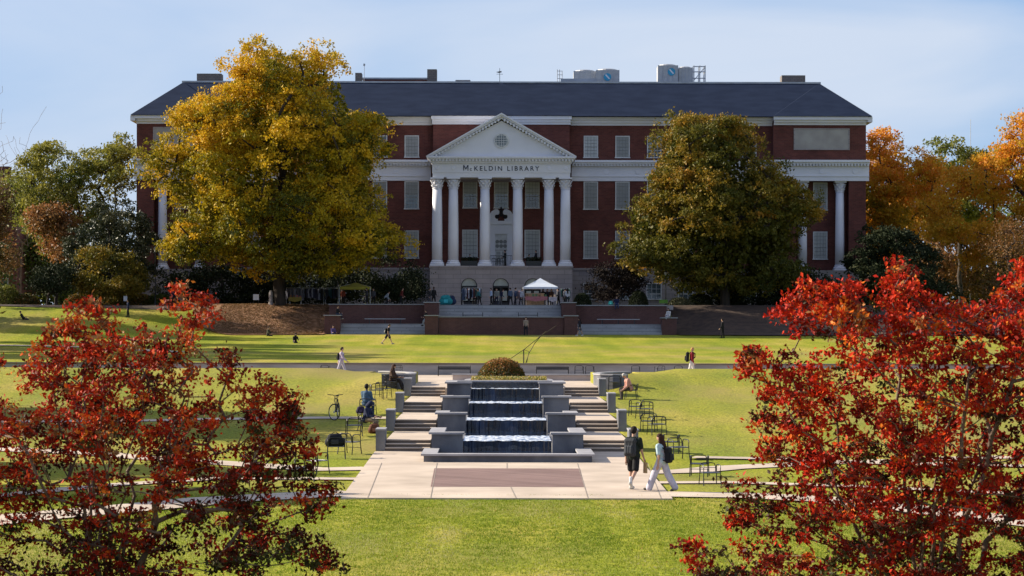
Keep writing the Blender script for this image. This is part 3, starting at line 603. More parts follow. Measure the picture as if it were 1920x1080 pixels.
def letters(txt, x, y, z, size, mat, parent, spacing=1.25):
    cu = bpy.data.curves.new('lettering', 'FONT'); cu.body = txt; cu.size = size; cu.align_x = 'CENTER'; cu.space_character = spacing; cu.extrude = .02; cu.offset = .004
    tmp = bpy.data.objects.new('tmp', cu); C.objects.link(tmp); me = bpy.data.meshes.new_from_object(tmp.evaluated_get(bpy.context.evaluated_depsgraph_get())) if False else None
    bpy.context.view_layer.update(); me = bpy.data.meshes.new_from_object(tmp.evaluated_get(bpy.context.evaluated_depsgraph_get()))
    bpy.data.objects.remove(tmp); me.materials.clear(); me.materials.append(mat)
    me.transform(Matrix.Translation(Vector((x, y, z)) - parent_loc(parent)) @ Matrix.Rotation(R(90), 4, 'X'))
    o = bpy.data.objects.new('lettering', me); C.objects.link(o); o.parent = parent; return o
lt = letters('KELDIN LIBRARY', 0, PF + .075, 20.05, .66, M['letter'], e, 1.4)
lM = MB(); mw, mh, sw = .52, .55, .085
for poly in ([(0, 0), (sw, 0), (sw, mh), (0, mh)], [(mw - sw, 0), (mw, 0), (mw, mh), (mw - sw, mh)], [(sw, mh), (sw, mh - .17), (mw / 2, .08), (mw / 2, .25)], [(mw - sw, mh), (mw / 2, .25), (mw / 2, .08), (mw - sw, mh - .17)]): lM.prismY([(x, z + 20.05) for x, z in poly], PF + .06, PF + .095)
# stretch the line to its real width and add the small c
xs_ = [v_.co.x for v_ in lt.data.vertices]; wd_ = max(xs_) - min(xs_)
lt.data.transform(Matrix.Translation((.52, 0, 0)) @ Matrix.Diagonal((6.56 / wd_, 1, 1, 1))); x_left = -3.8
lc = letters('c', 0, PF + .075, 20.05, .52, M['letter'], e, 1); 
lt.name = 'lettering'; mnx = min(v_.co.x for v_ in lt.data.vertices)
MM = MB()
lc.data.transform(Matrix.Translation((mnx - .36, 0, 0))); lM.v = [(x + mnx - 1.12, y, z) for x, y, z in lM.v]; lM.build('lettering', M['letter'], e)
# serifs: small bars at the foot and head of every upright are too fine to see; ceiling and doorway under the portico
B('portico_ceiling', M['lime'], (-6.9, 6.9, PF + 1.3, BY, 19.30, 19.38))
dr = B('door_surround', M['white'], (-1.25, -.62, BY - .35, BY, 10.42, 14.9), (.62, 1.25, BY - .35, BY, 10.42, 14.9), (-.62, .62, BY - .35, BY, 13.9, 14.9), (-1.4, 1.4, BY - .5, BY, 14.9, 15.25))
B('door_leaf', M['frame'], (-.62, .62, BY - .2, BY, 10.42, 12.2), parent=dr)
B('transom', M['frame'], (-.62, .62, BY - .18, BY, 12.25, 13.9), parent=dr)
m_ = MB()
for i in range(2):
    for j in range(3): m_.box(-.5 + i * .56, -.06 + i * .56, BY - .23, BY - .2, 10.9 + j * .42, 11.24 + j * .42)
m_.build('door_pane', M['blind'], dr)
m_ = MB()
for i in range(3): m_.lathe([(.16, -.02), (.2, -.03), (.2, 0)], (-.4 + i * .4, BY - .19, 13.1), 10, 'Y'); m_.lathe([(.16, -.02), (.2, -.03), (.2, 0)], (-.4 + i * .4, BY - .19, 12.65), 10, 'Y')
m_.build('grille', M['mullion'], dr)
m_ = MB()
for s in (-1, 1):     # scrolled broken pediment
    pts = [(s * 1.4, 15.25), (s * 1.3, 15.8), (s * 1.0, 16.25), (s * .6, 16.5), (s * .3, 16.45), (s * .35, 15.25)]
    if s > 0: pts = pts[::-1]
    m_.prismY(pts, BY - .3, BY)
    m_.lathe([(.26, -.42), (.26, -.3)], (s * .42, BY, 16.15), 14, 'Y')
m_.build('scroll_pediment', M['white'], dr)
m_ = MB()
for s in (-1, 1): m_.lathe([(.24, -.33), (.24, -.3)][::-1], (s * .42, BY - .02, 15.7), 14, 'Y')
m_.lathe([(.1, 15.7), (.18, 15.9), (.22, 16.2), (.08, 16.5), (.1, 16.7)], (0, BY - .35, 0), 10); m_.build('urn', M['dark'], dr)
# balcony rail and tubs between the columns
m_ = MB()
for x0, x1 in ((-1.1, 1.1),):
    m_.box(x0, x1, PF + .66, PF + .70, 11.45, 11.5)
    for i in range(15): xx = x0 + (x1 - x0) * i / 14; m_.box(xx - .012, xx + .012, PF + .67, PF + .69, 10.42, 11.45)
m_.build('balcony_rail', M['black'], lib)
# roof gear: chimneys, parapet, cooling towers, vane
def rb(name, label, cat, px0, px1, py0, D, mat, dep=1.5, group=None, cap=True):
    x0, x1, z1 = gx(px0, D), gx(px1, D), zy(py0, D)
    o = empty(name, label, cat, ((x0 + x1) / 2, D, RZ), group=group)
    MB().box(x0, x1, D, D + dep, RZ - .1, z1).build('stack', mat, o)
    if cap: MB().box(x0 - .08, x1 + .08, D - .08, D + dep + .08, z1, z1 + .12).build('cap', M['lime'], o)
    return o
for a, b_, y_, nm in ((368, 414, 139, 'far_left'), (800, 818, 130, 'mid'), (1465, 1509, 140, 'right'), (665, 677, 137, 'small')):
    o = MB(); D = 233; x0, x1, z1 = gx(a, D), gx(b_, D), zy(y_, D); o.box(x0, x1, D, D + 1.6, RZ - .1, z1); ch = o.build('chimney', M['chim'], rf)
    MB().box(x0 - .07, x1 + .07, D - .07, D + 1.67, z1, z1 + .1).build('cap', M['lime'], ch) if False else None
B('roof_screen', M['brick'], (gx(680, 236), gx(800, 236), 236, 240, RZ, zy(149, 236)))
B('screen_coping', M['coping'], (gx(678, 236), gx(802, 236), 235.9, 240.1, zy(149, 236), zy(146, 236)))
B('roof_hatch', M['lime'], (gx(853, 235), gx(881, 235), 235, 237, RZ, zy(150, 235)))
D = 235
m_ = MB(); xx = gx(682, D); m_.tube([(xx, D, RZ), (xx, D, zy(122, D))], .03, 5); m_.box(xx - .1, xx + .1, D - .1, D + .1, zy(124, D), zy(120, D)); m_.build('vent_mast', M['steel'], rf)
wv = empty('weathervane', 'thin black weathervane on the ridge above the pediment', 'weathervane', (gx(936, 231), 231, RZ))
m_ = MB(); xx = gx(936, 231); m_.tube([(xx, 231, RZ), (xx, 231, zy(128, 231))], .03, 5); m_.build('mast', M['black'], wv)
z_ = zy(139, 231); m_ = MB(); m_.tube([(xx - .35, 231, z_), (xx + .35, 231, z_)], .02, 4); m_.tube([(xx, 230.7, z_), (xx, 231.3, z_)], .02, 4); m_.build('compass_arms', M['black'], wv)
z_ = zy(135, 231); m_ = MB(); m_.prismY([(xx - .4, z_), (xx - .1, z_ - .1), (xx + .2, z_ - .04), (xx + .2, z_ + .1), (xx - .1, z_ + .06)], 230.98, 231.02); m_.build('arrow', M['black'], wv)
def cooling(px0, px1, ptop, D, label, disc=None, group='rooftop cooling towers'):
    x0, x1, zt_ = gx(px0, D), gx(px1, D), zy(ptop, D); cx_ = (x0 + x1) / 2; h = zt_ - RZ
    o = empty('cooling_tower', label, 'cooling tower', (cx_, D, RZ), group=group)
    zt_ += .35; MB().box(x0, x1, D, D + 2.4, RZ, zt_ - .45).build('casing', M['steel'], o)
    m_ = MB()
    for i in range(5): xx = x0 + (x1 - x0) * i / 4; m_.box(xx - .03, xx + .03, D - .04, D - .001, RZ, zt_ - .45)
    m_.build('rib', M['coping'], o)
    r = (x1 - x0) * .38; MB().lathe([(r * 1.2, zt_ - .45), (r * 1.15, zt_ - .32), (r * .9, zt_ - .25)], (cx_, D + 1.2, 0), 18).build('fan_cowl', M['steel'], o)
    if disc:
        dx, dz = gx(disc[0], D), zy(disc[1], D); r = .42
        d_ = MB().lathe([(r, 0), (r, -.03)], (dx, D - .045, dz), 22, 'Y').build('maker_sign', pm('sign_blue', (.04, .34, .56), None, 1, .5), o)
        m_ = MB()
        for s in (-1, 1):
            m_.prismY([(dx - .3, dz + .22 - s * .0 + .03), (dx - .12, dz + .28), (dx + .28, dz - .18), (dx + .16, dz - .26)][::-1], D - .085, D - .077); break
        m_.build('emblem', M['white2'], d_)
    return o
cooling(1075, 1117, 131, 236, 'left grey rooftop cooling unit beside the open frame ladder')
cooling(1117, 1160, 129, 235.5, 'grey rooftop cooling tower with a blue round sign, nearer the weathervane', (1138, 144))
cooling(1233, 1270, 120, 235.5, 'tallest grey rooftop cooling tower with a blue round sign, to the right', (1258, 134))
cooling(1272, 1297, 124, 236, 'plain rooftop cooling tower beside the tallest one, pipes at its right')
pp = empty('pipe_frame', 'white pipework frame at the right end of the rooftop cooling towers', 'pipework', (gx(1310, 236), 236, RZ)); m_ = MB()
for px in (1300, 1311, 1321): xx = gx(px, 236); m_.tube([(xx, 236, RZ), (xx, 236, zy(122, 236))], .07, 6); m_.tube([(xx, 237.5, RZ), (xx, 237.5, zy(122, 236))], .05, 6)
m_.tube([(xx, 236, zy(134, 236)), (xx, 237.5, zy(134, 236))], .05, 6)
for py in (124, 134, 146): m_.tube([(gx(1298, 236), 235.95, zy(py, 236)), (gx(1322, 236), 235.95, zy(py, 236))], .06, 6)
m_.tube([(gx(1300, 236), 236, zy(150, 236)), (gx(1320, 236), 236, zy(126, 236))], .05, 6); m_.build('pipes', M['coping'], pp)
pp = empty('roof_ladder', 'open metal access frame on the roof left of the cooling towers', 'ladder', (gx(1048, 236), 236, RZ)); m_ = MB()
for px in (1044, 1048, 1053): xx = gx(px, 236); m_.tube([(xx, 236, RZ), (xx, 236, zy(130 if px < 1050 else 134, 236))], .04, 5)
for py in (133, 140, 147): m_.tube([(gx(1044, 236), 236, zy(py, 236)), (gx(1054, 236), 236, zy(py, 236))], .03, 5)
m_.build('frame', M['steel'], pp)
B('equipment_curb', M['coping'], (gx(1050, 234.9), gx(1118, 234.9), 234.5, 234.9, RZ + .01, zy(148, 235)))

# ------------------------------------------------------------------ trees
def leafset(P, size, tone, rg, jit=.25, droop=0.0, wide=.55):
    """one folded kite-shaped leaf per point: 4 vertices, 2 triangles"""
    n = len(P); a = rg.normal(size=(n, 3)); a[:, 2] -= droop; a /= np.linalg.norm(a, axis=1)[:, None]
    b = rg.normal(size=(n, 3)); b -= (b * a).sum(1)[:, None] * a; b /= np.linalg.norm(b, axis=1)[:, None]; c = np.cross(a, b)
    s = size * rg.uniform(1 - jit, 1 + jit, n)[:, None]
    v0 = P - a * s * .5; v2 = P + a * s * .5; m = P + a * s * .05
    v1 = m + b * s * wide * .5 + c * s * .10; v3 = m - b * s * wide * .5 + c * s * .10
    V = np.stack([v0, v1, v2, v3], 1).reshape(-1, 3); i = np.arange(n) * 4
    Fc = np.concatenate([np.stack([i, i + 1, i + 2], 1), np.stack([i, i + 2, i + 3], 1)]); return V, Fc, np.repeat(tone, 4)
def inside(poly, x, y):
    r = np.zeros(len(x), bool); px = np.array([p[0] for p in poly], float); py = np.array([p[1] for p in poly], float); j = len(poly) - 1
    for i in range(len(poly)):
        c = ((py[i] > y) != (py[j] > y)) & (x < (px[j] - px[i]) * (y - py[i]) / (py[j] - py[i] + 1e-9) + px[i]); r ^= c; j = i
    return r
def edgedist(poly, x, y):
    d = np.full(len(x), 1e9)
    for (ax, ay), (bx, by) in zip(poly, poly[1:] + poly[:1]):
        vx, vy = bx - ax, by - ay; t = np.clip(((x - ax) * vx + (y - ay) * vy) / (vx * vx + vy * vy + 1e-9), 0, 1)
        d = np.minimum(d, np.hypot(x - ax - t * vx, y - ay - t * vy))
    return d
def crown_points(poly, D, depth, n, rg, shell=.5, nsc=.35, nth=-.12, inset=0.0):
    """n centres in a rounded volume whose side-on outline is the polygon (given in metres x,z)"""
    W = [(gx(p[0], D), zy(p[1], D)) for p in poly]; xs_ = [p[0] for p in W]; zs_ = [p[1] for p in W]; out = []; got = 0; off = rg.uniform(0, 99)
    T = min(max(xs_) - min(xs_), max(zs_) - min(zs_)) / 2
    while got < n:
        x = rg.uniform(min(xs_), max(xs_), n); z = rg.uniform(min(zs_), max(zs_), n); k = inside(W, x, z); x = x[k]; z = z[k]
        dd = edgedist(W, x, z); k = dd > inset; x = x[k]; z = z[k]; d = np.clip(dd[k] / T, 0, 1); th = np.sqrt(np.clip(d * (2 - d), 0, 1)) * depth
        u = rg.uniform(-1, 1, len(x)); u = np.sign(u) * np.abs(u) ** shell; P = np.stack([x, D + u * th, z], 1)
        k = np.array([mnoise.noise(Vector((p[0] * nsc + off, p[1] * nsc, p[2] * nsc))) > nth for p in P]) if len(P) else np.zeros(0, bool)
        P = P[k]; out.append(P); got += len(P)
    return np.concatenate(out)[:n]
def skeleton(base, targets, step, rg, wob=.12, low=.6):
    """grow limbs: every target joins the nearest node, preferring nodes below it; returns node positions and parents"""
    nodes_ = [np.array(p, float) for p, _ in base]; par = [q for _, q in base]; A = np.zeros((len(targets) * 30 + 100, 3)); A[:len(nodes_)] = nodes_; n = len(nodes_)
    c = nodes_[-1]; order = np.argsort(np.linalg.norm(targets - c, axis=1))
    for ti in order:
        t = targets[ti]; v = t - A[:n]; d = np.linalg.norm(v, axis=1) + 1e-6; cost = d * (1 + low * np.clip(-v[:, 2] / d + .15, 0, 2)); j = int(cost.argmin()); dd = d[j]
        k = max(1, int(dd / step)); p0 = A[j].copy(); last = j
        for i in range(1, k + 1):
            q = p0 + (t - p0) * i / k
            if i < k: q = q + rg.normal(size=3) * wob * step; q[2] += .12 * math.sin(math.pi * i / k) * dd * .5
            if n >= len(A): break
            A[n] = q; par.append(last); last = n; n += 1
    return A[:n], np.array(par)
def limbs(A, par, rtip, expo=.45, rmax=None):
    n = len(A); w_ = np.zeros(n); has = np.zeros(n, bool); has[par[par >= 0]] = True; w_[~has] = 1
    for i in range(n - 1, 0, -1):
        if par[i] >= 0: w_[par[i]] += w_[i]
    r = rtip * w_ ** expo
    if rmax: r = np.minimum(r, rmax)
    return r
def tubes(A, par, r, k=5):
    e = np.array([i for i in range(len(A)) if par[i] >= 0]); p0 = A[par[e]]; p1 = A[e]; d = p1 - p0; ln = np.linalg.norm(d, axis=1)[:, None] + 1e-9; d /= ln
    up = np.where(np.abs(d[:, 2:3]) > .9, [[1., 0, 0]], [[0, 0, 1.]]); a = np.cross(d, up); a /= np.linalg.norm(a, axis=1)[:, None]; b = np.cross(d, a)
    r0 = np.minimum(r[par[e]], r[e] * 1.6)[:, None]; r1 = r[e][:, None]; p0 = p0 - d * r0 * .3; V = []
    for t in range(k): q = 2 * math.pi * t / k; V.append(p0 + (a * math.cos(q) + b * math.sin(q)) * r0)
    for t in range(k): q = 2 * math.pi * t / k; V.append(p1 + (a * math.cos(q) + b * math.sin(q)) * r1)
    V = np.stack(V, 1).reshape(-1, 3); o = (np.arange(len(e)) * 2 * k)[:, None]; fs = [np.concatenate([o + t, o + (t + 1) % k, o + k + (t + 1) % k, o + k + t], 1) for t in range(k)]
    return V, np.concatenate(fs)
def tree(name, label, cat, poly, D, base_px, zbase, mat, depth, nclus, nleaf, leaf, sig, trunk_r=.3, group=None, seed=1, nth=-.12, nsc=.35, tonev=.5, tonesd=.13, shell=.5, nlimb=220, fork=.42, expo=.45, barkm=None, flat_=.7, shade_z=0.0, wide=.6, stems=1, wob=.12, low=.6, puff=0, core=0):
    rg = np.random.default_rng(seed); cl = crown_points(poly, D, depth, nclus, rg, shell, nsc, nth, puff * (.32 if D < 210 else .2) if puff else sig * .5)
    bx = gx(base_px, D); zs_ = cl[:, 2]; ztop = zbase + (zs_.max() - zbase) * fork
    root = empty(name, label, cat, (bx, D, zbase), group=group)
    if stems == 1:
        base = [((bx, D, zbase - .3), -1)]; k = 6; cxm = cl[:, 0].mean()
        for i in range(1, k + 1): base.append(((bx + (cxm - bx) * .3 * (i / k) ** 2 + rg.normal() * trunk_r * .25, D + rg.normal() * trunk_r * .25, zbase + (ztop - zbase) * i / k), i - 1))
    else:
        base = [((bx, D, zbase - .3), -1)]
        for s in range(stems):
            an = 2 * math.pi * s / stems + rg.uniform(-.3, .3); last = 0; ln = (zs_.max() - zbase) * rg.uniform(.55, .80); spr = rg.uniform(.4, 2.1)
            for i in range(1, 13):
                q = i / 12; rad = .10 + spr * q ** 1.25; tipq = np.array([bx + math.cos(an) * rad, D + math.sin(an) * rad * .7, zbase + ln * q])
                if i > 5 and np.linalg.norm(cl - tipq, axis=1).min() > .5: break
                base.append(((bx + math.cos(an) * rad + rg.normal() * .04, D + math.sin(an) * rad * .7 + rg.normal() * .04, zbase + ln * q), last)); last = len(base) - 1
    tg = cl[rg.permutation(len(cl))[:nlimb]]; dd_ = depth
    A, par = skeleton(base, tg, max(.35, (zs_.max() - zs_.min()) / 22) if stems == 1 else .22, rg, wob, low)
    r = limbs(A, par, 1.0, expo); r *= trunk_r / r[0]; r = np.maximum(r, trunk_r * .035 if stems == 1 else .0045)
    V, Fc = tubes(A, par, r, 6 if D < 60 else 5); npmesh('trunk', V, Fc, barkm or M['bark'], root, smooth=True)
    if puff:      # each clump is a rounded bough: leaves sit on twigs over its outside, mostly on top
        nsub = max(4, int(3.2 * puff * puff * 2.6)); B_ = np.repeat(cl, nsub, 0); u = rg.normal(size=(len(B_), 3)); u[:, 2] += .35; u /= np.linalg.norm(u, axis=1)[:, None]
        rr_ = np.repeat(rg.uniform(.65, 1.3, len(cl)), nsub)[:, None] * puff * rg.uniform(.55, 1.1, len(B_))[:, None] ** .6; ctb = np.repeat(rg.normal(0, tonesd, len(cl)), nsub); cl = B_ + u * rr_ * [1.15, 1.0, .72]; zs_ = cl[:, 2]
    per = max(1, nleaf // len(cl)); P = np.repeat(cl, per, 0); ct = rg.normal(tonev, tonesd, len(cl)) if not puff else tonev + ctb + rg.normal(0, tonesd * .5, len(cl))
    ct = ct + np.array([mnoise.noise(Vector(p * .16 + seed)) for p in cl]) * .28 + shade_z * ((zs_ - zs_.min()) / (np.ptp(zs_) + 1e-6) - .5)  # shade painted in: leaf tone darkens towards the bottom of the crown
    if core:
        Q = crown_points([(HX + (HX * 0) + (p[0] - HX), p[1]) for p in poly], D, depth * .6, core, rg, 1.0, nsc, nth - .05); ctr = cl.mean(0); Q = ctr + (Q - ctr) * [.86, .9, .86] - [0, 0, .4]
        V, Fc, tn = leafset(Q, leaf * 1.7, np.clip(rg.normal(tonev - .25, .08, len(Q)), 0, 1), rg, .3, .3, .7); npmesh('inner_foliage', V, Fc, mat, root, tn)  # inner leaves toned darker to paint the shade inside the crown
    off = rg.normal(size=P.shape) * sig * np.array([1, 1, flat_]); 
    P = P + off; tone = np.clip(np.repeat(ct, per) + rg.normal(0, .07 if D > 60 else .10, len(P)), 0, 1)
    V, Fc, tn = leafset(P, leaf, tone, rg, .35 if D > 60 else .5, .3, wide); npmesh('crown', V, Fc, mat, root, tn)
    return root
LM = dict(
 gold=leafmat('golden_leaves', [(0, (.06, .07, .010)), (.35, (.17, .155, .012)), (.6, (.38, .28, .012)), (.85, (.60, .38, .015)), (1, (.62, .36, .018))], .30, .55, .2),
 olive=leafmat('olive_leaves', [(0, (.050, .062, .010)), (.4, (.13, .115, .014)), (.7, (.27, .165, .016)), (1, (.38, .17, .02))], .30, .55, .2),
 green=leafmat('green_leaves', [(0, (.045, .065, .014)), (.5, (.10, .13, .022)), (1, (.24, .22, .035))], .4, .5, .25),
 orange=leafmat('orange_leaves', [(0, (.16, .14, .012)), (.35, (.42, .26, .012)), (.65, (.60, .31, .022)), (1, (.64, .22, .022))], .45, .5, .25),
 rust=leafmat('rust_leaves', [(0, (.08, .065, .02)), (.5, (.20, .10, .035)), (1, (.40, .15, .05))], .4, .5, .25),
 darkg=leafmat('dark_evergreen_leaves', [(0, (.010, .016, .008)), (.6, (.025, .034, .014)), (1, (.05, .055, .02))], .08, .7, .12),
 magn=leafmat('glossy_leaves', [(0, (.016, .026, .012)), (.6, (.045, .055, .022)), (1, (.16, .15, .08))], .1, .45, .3),
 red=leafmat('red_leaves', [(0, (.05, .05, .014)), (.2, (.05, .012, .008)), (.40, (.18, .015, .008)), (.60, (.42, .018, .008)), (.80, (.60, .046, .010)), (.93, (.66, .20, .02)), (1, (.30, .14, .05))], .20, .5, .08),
 shadered=leafmat('shaded_red_leaves', [(0, (.05, .05, .014)), (.2, (.035, .012, .008)), (.40, (.095, .016, .007)), (.60, (.30, .018, .008)), (.80, (.54, .042, .010)), (.93, (.55, .17, .02)), (1, (.25, .12, .05))], .18, .5, .08),  # the red leaf colours again, darkened for shade on the left shrub
 bush=leafmat('bush_leaves', [(0, (.04, .06, .012)), (.45, (.09, .095, .018)), (.7, (.30, .13, .03)), (1, (.50, .21, .07))], .3, .5, .25),
 flower=leafmat('bedding_leaves', [(0, (.05, .09, .02)), (.5, (.14, .18, .03)), (.75, (.5, .33, .04)), (1, (.7, .6, .4))], .3, .5, .25),
)
BIG = [(510,68),(540,85),(548,100),(600,88),(650,108),(664,150),(672,175),(700,200),(727,212),(716,262),(726,300),(712,340),(722,370),(735,410),(757,450),(750,500),(700,495),(662,512),(610,528),(540,530),(470,520),(425,515),(370,505),(330,500),(300,470),(332,430),(312,395),(290,365),(262,320),(256,290),(298,262),(322,245),(316,205),(335,178),(370,190),(361,158),(366,148),(415,158),(420,118),(450,103),(478,74)]
tree('golden_oak_tree', 'huge golden yellow tree with a thick dark trunk in front of the library', 'tree', BIG, 203, 525, 6.3, LM['gold'], 9.0, 500, 150000, .27, .25, .6, seed=3, nth=-.15, nsc=.2, tonev=.64, tonesd=.17, shell=.5, core=14000, puff=1.35, nlimb=260, fork=.5, shade_z=.34)
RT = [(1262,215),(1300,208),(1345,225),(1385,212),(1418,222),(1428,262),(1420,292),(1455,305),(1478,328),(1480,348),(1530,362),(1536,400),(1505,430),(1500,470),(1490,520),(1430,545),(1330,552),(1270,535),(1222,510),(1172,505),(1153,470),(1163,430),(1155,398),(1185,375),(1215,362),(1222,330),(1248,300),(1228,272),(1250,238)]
tree('broad_tree', 'broad olive green tree with bronze leaves covering the right half of the library', 'tree', RT, 206, 1360, 6.2, LM['olive'], 7.5, 420, 120000, .27, .24, .5, seed=5, nth=-.22, nsc=.22, tonev=.42, tonesd=.15, core=10000, shell=.5, puff=1.25, nlimb=220, fork=.45, shade_z=.36)
G = 'smaller trees left of the library'
tree('olive_tree', 'tall dull green tree with a domed crown at the left of the library', 'tree', [(20,330),(60,290),(85,270),(130,255),(150,248),(180,275),(200,262),(235,270),(246,300),(248,420),(200,470),(100,480),(30,430),(10,380)], 228, 150, 6.3, LM['green'], 6, 110, 42000, .28, .28, .35, G, 11, puff=1.35, tonev=.8, tonesd=.16, shade_z=.3, nlimb=120)
tree('rust_tree', 'rust orange tree tucked under the tall dull green tree', 'tree', [(60,400),(110,382),(150,420),(150,480),(110,500),(65,470)], 222, 105, 6.3, LM['rust'], 3, 70, 6000, .3, .6, .2, G, 12, tonev=.55, nlimb=40)
tree('magnolia_tree', 'dark glossy evergreen tree beside the left end of the library', 'tree', [(145,410),(180,372),(225,380),(262,400),(268,430),(292,450),(290,540),(200,560),(130,540),(125,480)], 214, 205, 6.3, LM['magn'], 4, 80, 24000, .26, .25, .25, G, 13, puff=1.0, tonev=.5, nlimb=60)
tree('small_tree', 'small round yellow green tree standing on the lawn left of the mulch', 'tree', [(135,500),(160,470),(205,465),(250,480),(272,520),(262,555),(190,560),(145,550)], 207, 183, 6.1, LM['olive'], 3, 110, 13000, .24, .42, .13, G, 14, tonev=.42, tonesd=.12, nlimb=60, fork=.35)
tree('small_tree', 'small dark spreading tree with bare low limbs near the left edge', 'tree', [(55,540),(70,500),(100,490),(135,500),(140,545),(110,556),(70,556)], 204, 88, 5.9, LM['darkg'], 2.5, 60, 6000, .24, .42, .12, G, 15, tonev=.6, nlimb=50, fork=.3)
tree('brown_tree', 'russet brown tree cut off by the left edge of the picture', 'tree', [(-60,420),(-20,340),(10,350),(26,400),(28,470),(24,530),(-60,540)], 200, -15, 6.0, LM['rust'], 3, 80, 8000, .28, .5, .2, G, 16, tonev=.30, nlimb=50)
rgb_ = np.random.default_rng(5)
def bare(label, px, D, zb, h, seed, group):
    rg = np.random.default_rng(seed); root = empty('bare_tree', label, 'tree', (gx(px, D), D, zb), group=group); cl = rg.normal(size=(260, 3)) * [h * .10, h * .10, h * .15] + [gx(px, D), D, zb + h * .62]
    base = [((gx(px, D), D, zb), -1), ((gx(px, D), D, zb + h * .2), 0), ((gx(px, D) + .2, D, zb + h * .4), 1)]
    A, par = skeleton(base, cl, .7, rg, .15); r = limbs(A, par, 1, .5); r *= .14 / r[0]; r = np.maximum(r, .012); V, Fc = tubes(A, par, r, 4); npmesh('trunk', V, Fc, M['bark2'], root)
bare('bare twiggy grey tree against the sky at the far left edge', -22, 235, 6.3, 23, 3, G)
bare('lower bare twiggy tree against the sky behind the dull green tree', 38, 260, 6.3, 20, 4, G)
G = 'trees right of the library'
tree('maple_tree', 'amber and olive tree close to the right end of the library', 'tree', [(1600,300),(1640,255),(1662,262),(1680,285),(1745,290),(1762,330),(1750,400),(1740,470),(1640,500),(1600,480)], 243, 1680, 6.3, LM['orange'], 7, 120, 42000, .30, .3, .35, G, 21, puff=1.4, tonev=.62, tonesd=.18, shade_z=.3, nlimb=130)
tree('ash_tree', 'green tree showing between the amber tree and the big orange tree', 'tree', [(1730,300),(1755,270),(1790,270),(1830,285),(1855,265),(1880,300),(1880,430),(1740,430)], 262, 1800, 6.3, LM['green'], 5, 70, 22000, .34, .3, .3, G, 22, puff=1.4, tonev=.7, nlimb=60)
tree('golden_maple_tree', 'big bright orange tree cut off by the right edge of the picture', 'tree', [(1725,380),(1770,360),(1790,300),(1830,285),(1862,290),(1870,245),(1905,222),(1960,215),(2060,260),(2100,480),(1950,510),(1870,490),(1800,500),(1765,480),(1745,440),(1722,410)], 225, 1905, 6.0, LM['orange'], 7.5, 220, 70000, .28, .3, .4, G, 23, puff=1.4, tonev=.68, tonesd=.17, nlimb=170, shade_z=.1)
tree('cherry_tree', 'thin twiggy brown tree under the big orange tree at the right edge', 'tree', [(1830,480),(1870,420),(1930,400),(1990,430),(1990,560),(1850,570)], 212, 1900, 5.9, LM['rust'], 4, 130, 6500, .22, .6, .2, G, 24, tonev=.35, nlimb=120)
tree('holly_tree', 'near black evergreen at the foot of the right end of the library', 'tree', [(1592,500),(1605,450),(1650,425),(1700,440),(1735,470),(1760,510),(1790,560),(1600,575)], 214, 1670, 6.2, LM['darkg'], 5, 90, 26000, .28, .25, .3, G, 25, puff=1.1, nlimb=60)
G = 'shrubs and small trees against the library'
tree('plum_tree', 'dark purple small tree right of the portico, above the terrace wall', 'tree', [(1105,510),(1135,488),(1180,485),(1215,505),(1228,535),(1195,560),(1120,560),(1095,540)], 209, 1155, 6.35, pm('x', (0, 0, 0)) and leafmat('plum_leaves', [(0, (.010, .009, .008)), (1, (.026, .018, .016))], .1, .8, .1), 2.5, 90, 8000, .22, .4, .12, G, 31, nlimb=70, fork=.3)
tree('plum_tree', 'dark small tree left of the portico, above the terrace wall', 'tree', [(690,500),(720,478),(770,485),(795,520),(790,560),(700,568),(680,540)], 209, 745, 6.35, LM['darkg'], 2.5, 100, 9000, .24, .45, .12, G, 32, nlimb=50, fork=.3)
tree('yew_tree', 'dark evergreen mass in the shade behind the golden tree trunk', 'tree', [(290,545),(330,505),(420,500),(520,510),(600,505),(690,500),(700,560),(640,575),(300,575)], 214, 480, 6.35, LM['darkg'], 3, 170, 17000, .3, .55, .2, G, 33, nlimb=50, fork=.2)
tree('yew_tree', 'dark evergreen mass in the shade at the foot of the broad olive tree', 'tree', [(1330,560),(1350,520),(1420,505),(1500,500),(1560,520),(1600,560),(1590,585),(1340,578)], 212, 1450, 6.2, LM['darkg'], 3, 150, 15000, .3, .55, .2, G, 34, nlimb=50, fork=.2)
# woodland beyond, to both sides
G = 'far trees beyond the library'
for i, (px, D, top, wpx, mt, tn, lb) in enumerate([(-90, 262, 330, 90, 'green', .4, 'green tree far behind the left lawn'), (60, 285, 400, 100, 'green', .5, 'dull tree far behind, left of the domed green tree'), (1650, 300, 320, 110, 'olive', .4, 'bronze tree far behind the amber tree'), (1990, 280, 300, 120, 'green', .5, 'green tree far behind the big orange tree'), (1800, 285, 390, 110, 'rust', .4, 'brownish tree far behind, seen under the orange crown')]):
    tree('far_tree', lb, 'tree', [(px - wpx, 560), (px - wpx, top + 80), (px - wpx * .5, top), (px + wpx * .4, top + 10), (px + wpx, top + 90), (px + wpx, 560)], D, px, 6.3, LM[mt], 6, 150, 12000, .5, 1.2, .3, G, 40 + i, tonev=tn, nlimb=30)
